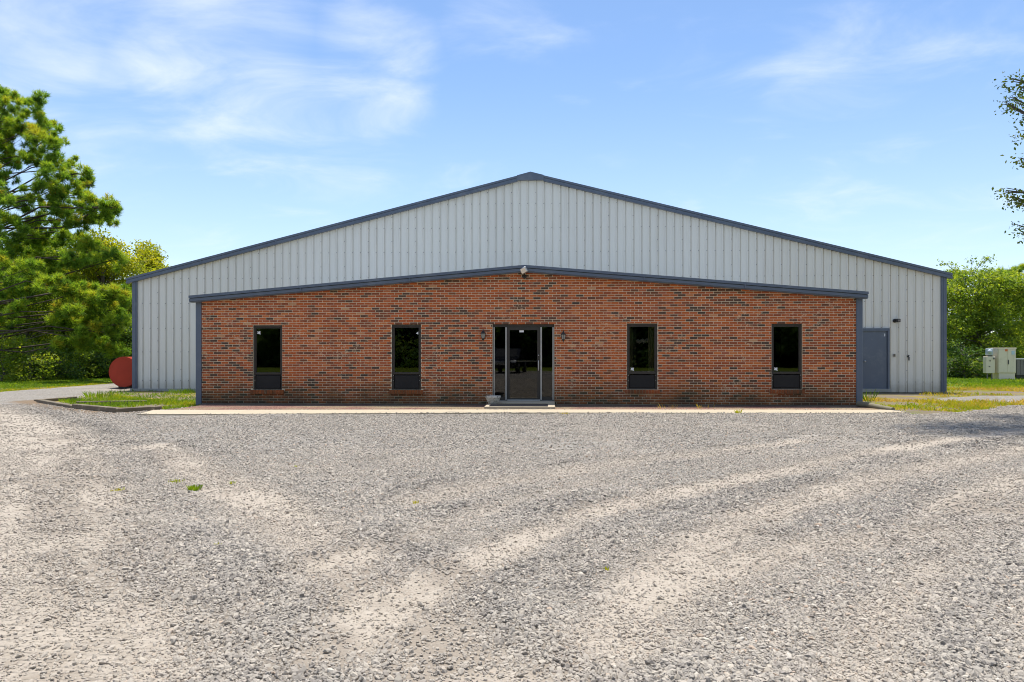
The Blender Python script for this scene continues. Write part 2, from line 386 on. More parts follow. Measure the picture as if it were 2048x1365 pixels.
def gravel_z(x, y):
    return -.07+.085*np.clip(lot(x, y)/.35+.55, 0, 1)+gz(x, y)*np.clip(lot(x, y), .2, 1)

# ------------------------------------------------------------------ ground sheet
def ground_mat():
    m, t, b = new_mat('soil_and_turf'); pos = t.new('ShaderNodeNewGeometry').outputs['Position']
    soil = t.mix(t.noise(pos, 9, 6, .7), (.11, .085, .06), (.26, .215, .16))
    turf = t.mix(t.noise(pos, 3, 4, .6), (.06, .11, .012), (.17, .20, .02))
    dry = t.mix(t.noise(pos, 6, 4, .6), (.20, .17, .03), (.32, .23, .05))
    col = t.mix(t.step(t.noise(pos, .45, 4, .6), .42, .56), turf, dry)
    sp = t.new('ShaderNodeSeparateXYZ', ins={0: pos})
    far = t.math('MAXIMUM', t.step(sp.outputs[1], 30, 34), t.math('SUBTRACT', 1.0, t.step(sp.outputs[1], -3, 0)))          # mown turf beyond the yard
    bare = t.math('MULTIPLY', t.step(t.noise(pos, .8, 5, .65), .40, .52), t.math('SUBTRACT', 1.0, far))
    col = t.mix(bare, col, soil); col = t.mix(far, col, turf)
    t.l.new(col, b.inputs['Base Color']); b.inputs['Roughness'].default_value = 1; b.inputs['Specular IOR Level'].default_value = .1
    bn = t.new('ShaderNodeBump', ins={'Strength': .6, 'Distance': .03, 'Height': t.noise(pos, 25, 4, .7)}); t.l.new(bn.outputs[0], b.inputs['Normal'])
    return m
MB().add([(-900, -900, -.045), (900, -900, -.045), (900, 900, -.045), (-900, 900, -.045)], [(0, 1, 2, 3)]).build('ground', ground_mat(), kind='structure')

# ------------------------------------------------------------------ gravel lot
def gravel_mat():
    m, t, b = new_mat('gravel_and_dust'); pos = t.new('ShaderNodeNewGeometry').outputs['Position']
    du = t.new('ShaderNodeAttribute', attribute_name='dust').outputs['Fac']; tr = t.new('ShaderNodeAttribute', attribute_name='tread').outputs['Fac']
    v = t.new('ShaderNodeTexVoronoi', ins={'Vector': pos, 'Scale': 38.0, 'Randomness': 1.0})
    vs = t.new('ShaderNodeSeparateColor', ins={0: v.outputs['Color']})
    stone = t.ramp(vs.outputs[0], [(0, (.12, .112, .102)), (.3, (.22, .205, .185)), (.65, (.32, .298, .265)), (1, (.48, .445, .39))])
    v2 = t.new('ShaderNodeTexVoronoi', ins={'Vector': pos, 'Scale': 85.0, 'Randomness': 1.0})
    fine = t.ramp(t.new('ShaderNodeSeparateColor', ins={0: v2.outputs['Color']}).outputs[0], [(0, (.14, .125, .105)), (.5, (.27, .24, .20)), (1, (.42, .38, .33))])
    powder = t.mix(t.noise(pos, 14, 6, .7), (.33, .28, .222), (.465, .402, .328))
    base = t.mix(t.step(t.noise(pos, 7, 5, .7), .42, .58), fine, stone)
    dn = t.math('ADD', t.math('MULTIPLY', du, 1.15), t.math('MULTIPLY', t.math('SUBTRACT', t.noise(pos, 5, 6, .7), .5), .9))
    col = t.mix(t.math('MULTIPLY', t.step(dn, .15, .75), .85), base, powder)
    # damp brown earth showing where stone has been scraped away
    damp_or_shade = t.math('MULTIPLY', t.step(t.noise(pos, .8, 5, .6), .47, .62), t.step(t.noise(pos, 5, 5, .7), .42, .60))
    col = t.mix(t.math('MULTIPLY', damp_or_shade, .42), col, (.18, .145, .108))
    rg_ = t.new('ShaderNodeAttribute', attribute_name='ridge').outputs['Fac']
    col = t.mix(t.math('MULTIPLY', t.step(t.math('ADD', rg_, t.math('MULTIPLY', t.math('SUBTRACT', t.noise(pos, 6, 5, .7), .5), .6)), .2, .7), .5), col, (.18, .148, .115))
    li = t.new('ShaderNodeAttribute', attribute_name='litter').outputs['Fac']
    col = t.mix(t.math('MULTIPLY', t.step(t.math('ADD', li, t.math('SUBTRACT', t.noise(pos, 9, 5, .75), .5)), .25, .6), .85), col, t.mix(t.noise(pos, 60, 3, .7), (.10, .06, .035), (.34, .24, .14)))
    t.l.new(col, b.inputs['Base Color']); b.inputs['Roughness'].default_value = .95; b.inputs['Specular IOR Level'].default_value = .2
    h = t.math('ADD', t.math('MULTIPLY', v.outputs['Distance'], -1.0), t.math('MULTIPLY', t.noise(pos, 60, 5, .7), .5))
    h = t.math('MULTIPLY', h, t.math('SUBTRACT', 1.0, t.math('MULTIPLY', t.step(du, .1, .8), .55)))
    wv = t.new('ShaderNodeTexWave', wave_type='BANDS', bands_direction='Y', ins={'Vector': pos, 'Scale': 4.6, 'Distortion': 2.5, 'Detail': 2.0, 'Detail Scale': 3.0}).outputs['Fac']
    h = t.math('ADD', h, t.math('MULTIPLY', t.math('MULTIPLY', wv, tr), .6))
    bn = t.new('ShaderNodeBump', ins={'Strength': .9, 'Distance': .028, 'Height': h}); t.l.new(bn.outputs[0], b.inputs['Normal'])
    return m
xs = np.concatenate([np.arange(-60, -18, 1.0), np.arange(-18, 18, .11), np.arange(18, 61, 1.0)])
ys = np.concatenate([np.arange(-30, 1.5, .7), np.arange(1.5, 21, .11), np.arange(21, 38, .25), np.arange(38, 75, 1.0)])
GX, GY = np.meshgrid(xs, ys); nx, ny = len(xs), len(ys)
gx, gy = GX.ravel(), GY.ravel(); gzv = gravel_z(gx, gy)
ii = (np.arange(ny-1)[:, None]*nx+np.arange(nx-1)[None, :]).ravel()
Fq = np.stack([ii, ii+1, ii+nx+1, ii+nx], 1)
keep = (gzv[Fq].max(1) > -.06); Fq = Fq[keep]
tread = np.zeros(gx.shape)
for L, hw, s in TRW[:1]:
    q = np.full(gx.shape, 1e9)
    for a, b_ in zip(L[:-1], L[1:]): q = np.minimum(q, segdist(gx, gy, a, b_))
    tread = np.clip(1.4-np.abs(q-.22)/.16, 0, 1)*np.clip((9-gy)/3, 0, 1)
used = np.unique(Fq); remap = np.full(len(gx), -1); remap[used] = np.arange(len(used))
me = np_mesh('gravel_lot', np.stack([gx, gy, gzv], 1)[used], remap[Fq], {'dust': dust(gx, gy)[used], 'tread': tread[used], 'litter': litter(gx, gy)[used], 'ridge': ridge(gx, gy)[used]})
me.polygons.foreach_set('use_smooth', [True]*len(me.polygons))
link('gravel_lot', me, gravel_mat(), kind='structure')

# loose crushed stone lying on the lot
def stone_mat():
    m, t, b = new_mat('crushed_stone'); at = t.new('ShaderNodeAttribute', attribute_type='INSTANCER', attribute_name='tone').outputs['Fac']
    pos = t.new('ShaderNodeNewGeometry').outputs['Position']
    col = t.ramp(at, [(0, (.12, .112, .105)), (.18, (.22, .205, .185)), (.42, (.325, .297, .256)), (.65, (.40, .358, .30)), (.82, (.44, .38, .305)), (.93, (.57, .53, .46)), (1, (.34, .23, .15))])
    col = t.mix(t.math('MULTIPLY', t.noise(pos, 70, 3, .6), .5), col, (.38, .325, .26))
    co = t.new('ShaderNodeAttribute', attribute_type='INSTANCER', attribute_name='coat').outputs['Fac']
    col = t.mix(t.math('MULTIPLY', co, .75), col, (.405, .35, .285))
    t.l.new(col, b.inputs['Base Color']); b.inputs['Roughness'].default_value = .85; b.inputs['Specular IOR Level'].default_value = .3; return m
M_STONE = stone_mat()
stones = bpy.data.collections.new('stone_kinds')
for k in range(9):
    bm = bmesh.new(); bmesh.ops.create_icosphere(bm, subdivisions=1, radius=1)
    st = RNG.random(3)*40
    for v in bm.verts:
        q = v.co*1.0; s = .72+.55*RNG.random()
        v.co = Vector((q.x*s*1.2, q.y*s*.9, q.z*s*.55))
    bmesh.ops.convex_hull(bm, input=bm.verts[:])
    me = bpy.data.meshes.new('stone'); bm.to_mesh(me); bm.free(); me.materials.append(M_STONE)
    o = bpy.data.objects.new('stone', me); stones.objects.link(o)
def sample_stones(n, d0, d1, rad, sig, dens):
    """random stones in the yard between two distances from the lot's near edge"""
    d = np.sqrt(RNG.random(n)*(d1*d1-d0*d0)+d0*d0); u = (RNG.random(n)*2-1)*.80
    xr = u*d; x = CX+xr*CY-d*SY; y = xr*SY+d*CY
    du = dust(x, y); wk = polydist(x, y, WALK); ok = (lot(x, y) > .0) & (wk < .09*RNG.random(n)**2-.01)
    p = np.clip(1.05-.86*du, .15, 1)*np.clip(.45+1.7*(fbm(x*1.1+90, y*1.1, 4)-.35), .3, 1)*dens*(1-.8*litter(x, y))
    ok &= RNG.random(n) < p; x, y, wk = x[ok], y[ok], wk[ok]
    r = rad*np.exp(RNG.normal(0, sig, len(x)))*(1+.28*ridge(x, y)); r = np.minimum(r, .019+.006*RNG.random(len(x)))
    return np.stack([x, y, np.where(wk > -.01, .034, gravel_z(x, y))+r*.22], 1), r
S = [sample_stones(440000, 2.4, 6.5, .0059, .42, 1), sample_stones(370000, 6.2, 11, .0080, .38, 1), sample_stones(280000, 10.5, 20.5, .0118, .33, 1)]
P = np.concatenate([s[0] for s in S]); R = np.concatenate([s[1] for s in S]); n = len(P)
print('stones', n)
me = bpy.data.meshes.new('crushed_stone'); me.vertices.add(n); me.vertices.foreach_set('co', P.astype(np.float32).ravel())
for nm, typ, val in (('size', 'FLOAT', R), ('tone', 'FLOAT', np.clip(RNG.normal(.50, .27, n)-.22*ridge(P[:, 0], P[:, 1]), 0, 1)*.99), ('coat', 'FLOAT', np.clip(dust(P[:, 0], P[:, 1])*.85+.25*RNG.random(n)-.2*ridge(P[:, 0], P[:, 1]), 0, 1))):
    a = me.attributes.new(nm, typ, 'POINT'); a.data.foreach_set('value', val.astype(np.float32))
a = me.attributes.new('turn', 'FLOAT_VECTOR', 'POINT')
a.data.foreach_set('vector', np.stack([RNG.normal(0, .5, n), RNG.normal(0, .5, n), RNG.random(n)*6.283], 1).astype(np.float32).ravel())
sto = link('crushed_stone', me, None, kind='stuff')
tag(sto, 'loose grey crushed stone strewn over the yard', 'gravel')
ng = bpy.data.node_groups.new('scatter', 'GeometryNodeTree')
ng.interface.new_socket('Geometry', in_out='INPUT', socket_type='NodeSocketGeometry'); ng.interface.new_socket('Geometry', in_out='OUTPUT', socket_type='NodeSocketGeometry')
g = NT(ng); gi = g.new('NodeGroupInput'); go = g.new('NodeGroupOutput')
ci = g.new('GeometryNodeCollectionInfo'); ci.inputs[0].default_value = stones; ci.inputs[1].default_value = True; ci.inputs[2].default_value = True
def named(nm, typ):
    q = g.new('GeometryNodeInputNamedAttribute', data_type=typ); q.inputs[0].default_value = nm; return q.outputs[0]
iop = g.new('GeometryNodeInstanceOnPoints'); g.l.new(gi.outputs[0], iop.inputs['Points']); g.l.new(ci.outputs[0], iop.inputs['Instance'])
iop.inputs['Pick Instance'].default_value = True
e2r = g.new('FunctionNodeEulerToRotation'); g.l.new(named('turn', 'FLOAT_VECTOR'), e2r.inputs[0]); g.l.new(e2r.outputs[0], iop.inputs['Rotation'])
g.l.new(named('size', 'FLOAT'), iop.inputs['Scale']); g.l.new(iop.outputs[0], go.inputs[0])
md = sto.modifiers.new('scatter', 'NODES'); md.node_group = ng

# ------------------------------------------------------------------ walkway, planting bed, step
def slab(name, poly, z0, z1, m, kind=None, parent=None):
    return MB().prism(poly, z0, z1, 'z').build(name, m, parent, kind)
slab('walkway', WALK[::1], -.08, .034, M_CONC, 'structure')
def bed_mat():
    m, t, b = new_mat('gritty_mulch'); pos = t.new('ShaderNodeNewGeometry').outputs['Position']
    v = t.new('ShaderNodeTexVoronoi', ins={'Vector': pos, 'Scale': 60.0}); c = t.new('ShaderNodeSeparateColor', ins={0: v.outputs['Color']}).outputs[0]
    red = t.ramp(c, [(0, (.07, .03, .022)), (.5, (.20, .095, .07)), (1, (.36, .22, .16))]); tan = t.ramp(c, [(0, (.10, .07, .04)), (.5, (.26, .19, .11)), (1, (.42, .33, .22))])
    col = t.mix(t.step(t.noise(pos, .5, 4, .6), .42, .58), red, tan)
    y = t.new('ShaderNodeSeparateXYZ', ins={0: pos}).outputs[1]
    damp_or_shade = t.step(t.math('ADD', y, t.math('MULTIPLY', t.noise(pos, 2.5, 5, .7), .7)), 19.9, 20.5)  # shade at the foot of the wall, put into the mulch colour
    col = t.mix(t.math('MULTIPLY', damp_or_shade, .75), col, (.045, .036, .024))
    t.l.new(col, b.inputs['Base Color']); b.inputs['Roughness'].default_value = 1
    bn = t.new('ShaderNodeBump', ins={'Strength': .8, 'Distance': .02, 'Height': v.outputs['Distance']}); t.l.new(bn.outputs[0], b.inputs['Normal']); return m
slab('planting_bed', BED, -.08, .02, bed_mat(), 'structure')
dsx0, dsx1 = wp(978, 800, YB).x, wp(1109, 800, YB).x
ds = thing('doorstep', 'cream concrete doorstep slab in front of the glass entrance', 'step', ((dsx0+dsx1)/2, 19.3, 0))
hw = (dsx1-dsx0)/2
MB().bbox(-hw, hw, -.62, .98, -.05, .075, .012).build('slab', M_CONC, ds)
MB().bbox(-hw+.28, hw, .28, .98, .07, .115, .01).build('upper_slab', M_CONC, ds)
mt = thing('door_mat', 'dark ribbed rubber door mat lying on the doorstep slab', 'mat', ((wp(985, 800, YB).x+wp(1097, 800, YB).x)/2+.0, 19.08, .076))
mm = MB(); mm.bbox(-.75, .75, -.36, .40, 0, .014, .006); mm.build('border', M_MAT, mt)
mm = MB()
for k in range(26): mm.box(-.70+.054*k, -.70+.054*k+.034, -.31, .35, .0135, .019)
mm.build('ribs', M_MAT, mt)

# ------------------------------------------------------------------ the building
bld = thing('warehouse', 'wide grey metal warehouse with low red brick office front', 'building', (0, YM, 0))
def child(mb, name, m, parent=bld, kind=None):
    """mesh given in world coordinates, stored relative to the parent's origin"""
    off = Vector((0, 0, 0)); p = parent
    while p is not None: off += p.location; p = p.parent
    mb.v = [tuple(Vector(v)-off) for v in mb.v]
    return mb.build(name, m, parent, kind)
XL, XR = wp(264.5, 700, YM).x, wp(1893, 700, YM).x
TL, TP, TR = wp(253, 556.8, YM-.12), wp(1061, 345.0, YM-.12), wp(1904.5, 547, YM-.12)
def hall_top(x):
    a, b = (TL, TP) if x < TP.x else (TP, TR)
    return a.z+(b.z-a.z)*(x-a.x)/(b.x-a.x)
TH = .205
# core behind the cladding, roof
core = MB(); HB = 44.0
poly = [(XL+.03, .02), (XR-.03, .02), (XR-.03, hall_top(XR)-.22), (TP.x, TP.z-.25), (XL+.03, hall_top(XL)-.22)]
child(core.prism(poly, YM+.08, YM+HB), 'hall_body', M_CORE)
rf = MB()
for a, b in ((TL, TP), (TP, TR)):
    rf.prism([(a.x, a.z-.16), (b.x, b.z-.16), (b.x, b.z-.012), (a.x, a.z-.012)], YM-.10, YM+HB+.1)
child(rf, 'roof', M_ROOF)
child(MB().box(XL-.02, -9.2, YM-.10, YM+.05, -.05, .045), 'foundation', M_FOUND)
# siding panels, 3 ft wide with three ribs
FT = (XR-XL-.34)/100*1.0
prof = [(0, .004), (.30, -.003), (.66, 0), (.72, -.030), (.80, -.032), (.845, .034), (.955, .034), (.985, .004), (1.0, .004)]
def panel(x0, nrib, x1):
    pts = []
    for k in range(nrib): pts += [(x0+(k+q)*FT, dy) for q, dy in prof[:-1]]
    pts.append((x0+nrib*FT, 0)); pts = [(min(x, x1), y) for x, y in pts if x <= x1+1e-6]
    zb = .045 if x0 < 0 else -.03
    mb = MB(); vs = []
    for x, y in pts: vs += [(x, YM+y, zb), (x, YM+y, min(hall_top(x)-.10, TP.z-.16))]
    mb.add(vs, [(2*i, 2*i+2, 2*i+3, 2*i+1) for i in range(len(pts)-1)]); return mb
x = XL+.17; screws = MB(); k = 0
girts = [.35, 1.45, 2.35, 3.3, 4.25, 5.2, 6.1, 7.0]
while x < XR-.18:
    x1 = min(x+3*FT, XR-.165); child(panel(x, 3, x1), 'siding_panel', M_SIDING)
    for j in range(3):
        xr_ = x+j*FT+.815*FT
        if xr_ > XR-.2: continue
        zs = [z for z in girts]
        if j == 2: zs += [z+.42 for z in girts]
        for z in zs:
            if z < hall_top(xr_)-.3: screws.box(xr_-.012, xr_+.012, YM-.036, YM-.026, z-.012, z+.012)
    x = x1 if x1 >= XR-.17 else x+3*FT; k += 1
child(screws, 'screws', M_SCREW, kind='stuff')
for a, b in ((264.5, 273.5), (1882.5, 1893)):
    xa, xb = wp(a, 700, YM-.06).x, wp(b, 700, YM-.06).x
    mb = MB(); mb.box(xa, xb, YM-.075, YM+.3, .05 if a < 900 else -.03, hall_top((xa+xb)/2)-.12); mb.box(xa+.07, xb-.05, YM-.085, YM-.074, .06, hall_top((xa+xb)/2)-.14)
    child(mb, 'corner_post', M_TRIM)
# rake trim in two bands: top lip and lower face
def band(mb, a, b, t0, t1, y0, y1, cut=0.0):
    mb.prism([(a.x, a.z-t1), (b.x, b.z-t1), (b.x, b.z-t0), (a.x, a.z-t0)], y0, y1)
pk = wp(1034.5, 352, YM-.12).x, wp(1087, 352, YM-.12).x
for a, b in ((TL, TP), (TP, TR)):
    if a is TL: b2 = Vector((pk[0], 0, hall_top(pk[0]))); a2 = a
    else: a2 = Vector((pk[1], 0, hall_top(pk[1]))); b2 = b
    mb = MB(); band(mb, a2, b2, 0, .075, YM-.15, YM+.02); band(mb, a2, b2, .075, .10, YM-.125, YM+.02); band(mb, a2, b2, .10, TH-.02, YM-.145, YM+.02); band(mb, a2, b2, TH-.02, TH, YM-.155, YM+.02)
    for k in range(1, 5):
        xx = a2.x+(b2.x-a2.x)*k/5+random.uniform(-.3, .3); zz = hall_top(xx); mb.prism([(xx, zz-TH+.006), (xx+.035, hall_top(xx+.035)-TH+.006), (xx+.035, hall_top(xx+.035)-.004), (xx, zz-.004)], YM-.159, YM-.13)
    child(mb, 'rake_trim', M_TRIM)
zb = wp(1060, 360.5, YM-.12).z
child(MB().prism([(pk[0]-.005, hall_top(pk[0])-TH), (pk[0]+.02, zb), (pk[1]-.02, zb), (pk[1]+.005, hall_top(pk[1])-TH), (pk[1]+.005, hall_top(pk[1])+.01), (TP.x, TP.z+.015), (pk[0]-.005, hall_top(pk[0])+.01)], YM-.17, YM+.02), 'ridge_cap', M_TRIM)
# steel side door
dl, dr = wp(1724.5, 700, YM-.06).x-.02, wp(1774.5, 700, YM-.06).x
dt, db = wp(1750, 662.5, YM-.06).z, wp(1750, 778, YM-.06).z
sd = child(MB().box(dl, dr, YM-.05, YM+.02, db, dt), 'steel_door', M_TRIM)
mb = MB(); mb.box(dl-.05, dr+.075, YM-.10, YM+.02, dt+.002, dt+.10); mb.box(dr+.004, dr+.075, YM-.095, YM+.02, db, dt); mb.box(dl-.05, dl-.004, YM-.095, YM+.02, db, dt)
mb.v = [tuple(Vector(v)-Vector((0, YM, 0))) for v in mb.v]; mb.build('frame', M_TRIM, sd)
mb = MB(); p = wp(1727.5, 723, YM-.06); mb.lathe([(.028, 0), (.028, .012), (.014, .014), (.014, .04), (.03, .05), (.034, .07), (.02, .085), (0, .088)], 12, Matrix.Translation(Vector((p.x+.03, -.05, p.z))) @ Matrix.Rotation(math.pi/2, 4, 'X'))
mb.build('handle', M_SILVER, sd)
mb = MB(); mb.box(dl-.05, dr+.08, -.22, .0, -.02, db); mb.build('sill', M_FOUND, sd)
mb = MB(); p = wp(1769.5, 670.5, YM-.06); mb.box(p.x-.018, p.x+.018, -.056, -.05, p.z-.05, p.z+.05); mb.build('sticker', M_WHITE, sd)

# ---- brick front
XA, XB = wp(392.3, 700, YB).x, wp(1724.5, 700, YB).x
BA, BP, BB = wp(379, 592, YB-.2), wp(1049, 530.6, YB-.2), wp(1735.5, 584, YB-.2)
def wing_top(x):
    a, b = (BA, BP) if x < BP.x else (BP, BB)
    return a.z+(b.z-a.z)*(x-a.x)/(b.x-a.x)
FH = .185
def opening(x0, x1, y0, y1):
    a, b = wp(x0, y1, YB), wp(x1, y0, YB); return [a.x, b.x, a.z, b.z]
WINS = [opening(506, 564.3, 650.8, 780), opening(783.3, 842, 649.3, 780), opening(1254, 1315, 647.3, 779.5), opening(1543, 1604.5, 647.3, 779.2)]
ENT = opening(985, 1108.8, 648.6, 806)
ENT[2] = .0
OPS = WINS+[ENT]
wx0, wx1 = wp(403, 700, YB).x-.02, wp(1712, 700, YB).x+.02
mw = MB(); cuts = sorted({wx0, wx1, BP.x, *[o[0] for o in OPS], *[o[1] for o in OPS]})
for a, b in zip(cuts[:-1], cuts[1:]):
    op = [o for o in OPS if o[0] <= a+1e-6 and o[1] >= b-1e-6]
    z = [(-.05, op[0][2]), (op[0][3], None)] if op else [(-.05, None)]
    for z0, z1 in z:
        ta, tb = (wing_top(a)-.06, wing_top(b)-.06) if z1 is None else (z1, z1)
        if min(ta, tb) > z0+1e-4: mw.prism([(a, z0), (b, z0), (b, tb), (a, ta)], YB, YB+.16)
wall = child(mw, 'brick_wall', M_MORTAR)
# bricks in running bond, one by one
CO, LN, J, PR = .0683, .2126, .0122, .006
def brick_geo(x0, x1, z0, z1, j):
    y0, y1 = -PR-j, .01; e = .003
    V = [(x0, y1, z0), (x1, y1, z0), (x1, y1, z1), (x0, y1, z1), (x0, y0+e, z0), (x1, y0+e, z0), (x1, y0+e, z1), (x0, y0+e, z1),
         (x0+e, y0, z0+e), (x1-e, y0, z0+e), (x1-e, y0, z1-e), (x0+e, y0, z1-e)]
    Fc = [(0, 1, 5, 4), (1, 2, 6, 5), (2, 3, 7, 6), (3, 0, 4, 7), (4, 5, 9, 8), (5, 6, 10, 9), (6, 7, 11, 10), (7, 4, 8, 11), (8, 9, 10, 11)]
    return V, Fc
def tone(x=None, z=None):
    r = random.random()
    if x is not None:      # bricks of one batch lie together
        q = float(fbm(np.array([x*.55+60]), np.array([z*.8+11]), 3)[0]); r = min(.999, max(0, r+(q-.5)*.45))
    if r < .155: return random.uniform(.0, .13)
    if r < .30: return random.uniform(.12, .30)
    if r < .965: return min(.93, max(.2, random.gauss(.50, .21)))
    return random.uniform(.86, .95) if random.random() < .8 else random.uniform(.95, 1)
pieces = []
sillb = [(o[0]-.06, o[1]+.06, o[2]-.115, o[2]) for o in WINS]
for r in range(0, 60):
    z0 = .03+r*CO; z1 = z0+CO-J
    off = (r % 2)*LN/2
    kk = int((wx0-.3)/LN)-1
    while True:
        xa = kk*LN+off+.055; kk += 1
        if xa > wx1: break
        if xa+LN < wx0: continue
        segs = [(max(xa, wx0+.012), min(xa+LN-J, wx1-.012))]
        for o in OPS+[list(s) for s in sillb]:
            if z1 > o[2]+.012 and z0 < o[3]-.012:
                ns = []
                for s0, s1 in segs:
                    if s1 <= o[0] or s0 >= o[1]: ns.append((s0, s1)); continue
                    ia, ib = max(s0, o[0]), min(s1, o[1])
                    if o in OPS and z1-o[3] > .018 and ib-ia > .03: pieces.append((ia, ib, o[3]+.005, z1))
                    if o not in OPS and o[2]-z0 > .018 and ib-ia > .03: pieces.append((ia, ib, z0, o[2]-.005))
                    if s0 < o[0]: ns.append((s0, o[0]-.004))
                    if s1 > o[1]: ns.append((o[1]+.004, s1))
                segs = ns
        for s0, s1 in segs:
            if s1-s0 < .03 or min(wing_top(s0), wing_top(s1))-.07 < z1: continue
            pieces.append((s0, s1, z0, z1))
full = sorted([p for p in pieces if p[1]-p[0] > LN-J-.002], key=lambda p: -p[0]); single = set(full[:300])
V, Fc, T = [], [], []
for p in pieces:
    if p in single: continue
    v, f = brick_geo(*p, random.uniform(-.002, .003)); k = len(V); V += v; Fc += [tuple(i+k for i in q) for q in f]; T += [tone(p[0], p[2])]*12
V = np.array(V); V[:, 1] += YB-YM
me = np_mesh('brickwork', V, np.array(Fc), {'tint': np.array(T)})
link('brickwork', me, M_BRICK, wall, 'stuff')
bmesh_pool = []
for k in range(48):
    v, f = brick_geo(-(LN-J)/2, (LN-J)/2, -(CO-J)/2, (CO-J)/2, random.uniform(-.002, .003))
    bmesh_pool.append(np_mesh('brick', np.array(v), np.array(f), {'tint': np.full(12, tone())})); bmesh_pool[-1].materials.append(M_BRICK)
for p in sorted(single):
    o = link('brick', random.choice(bmesh_pool), None, wall); o.location = ((p[0]+p[1])/2, YB-YM, (p[2]+p[3])/2)
# posts, fascia, side walls, roof of the office front
for a, b in ((392.3, 403.5), (1712, 1724.5)):
    xa, xb = wp(a, 700, YB).x, wp(b, 700, YB).x
    mb = MB(); mb.bbox(xa, xb, YB-.035, YB+.25, -.03, wing_top((xa+xb)/2)-.11, .006); child(mb, 'corner_post', M_TRIM)
for a, b in ((BA, BP), (BP, BB)):
    mb = MB(); band(mb, a, b, 0, .07, YB-.26, YB+.3); band(mb, a, b, .07, .088, YB-.20, YB+.3); band(mb, a, b, .088, FH-.025, YB-.235, YB+.3); band(mb, a, b, FH-.025, FH, YB-.20, YB+.0)
    for k in range(1, 3):
        xx = a.x+(b.x-a.x)*k/3+random.uniform(-.3, .3); mb.prism([(xx, wing_top(xx)-FH+.03), (xx+.03, wing_top(xx+.03)-FH+.03), (xx+.03, wing_top(xx+.03)-.004), (xx, wing_top(xx)-.004)], YB-.264, YB-.22)
    child(mb, 'fascia', M_TRIM)
rf = MB()
for a, b in ((BA, BP), (BP, BB)): rf.prism([(a.x+.02, a.z-.09), (b.x, b.z-.09), (b.x, b.z-.008), (a.x+.02, a.z-.008)], YB-.1, YM+.02)
child(rf, 'office_roof', M_ROOF)
for xa, xb in ((XA+.03, XA+.12), (XB-.12, XB-.03)):
    child(MB().prism([(YB+.26, -.05), (YM+.03, -.05), (YM+.03, wing_top(xa)-.1), (YB+.26, wing_top(xa)-.1)], xa, xb, 'x'), 'side_wall', M_SIDING)
rm = MB(); rm.box(XA+.2, XB-.2, YB+.2, YM-.1, .0, .03); rm.box(XA+.2, XB-.2, YM-1.2, YM-1.1, .03, 2.9)
for xa in (-6.5, -2.4, 3.0): rm.box(xa, xa+.1, YB+.2, YM-1.2, .03, 2.6)
rm.box(XA+.2, XB-.2, YB+.2, YM-1.1, 2.55, 2.6)
child(rm, 'office_room', M_ROOM)
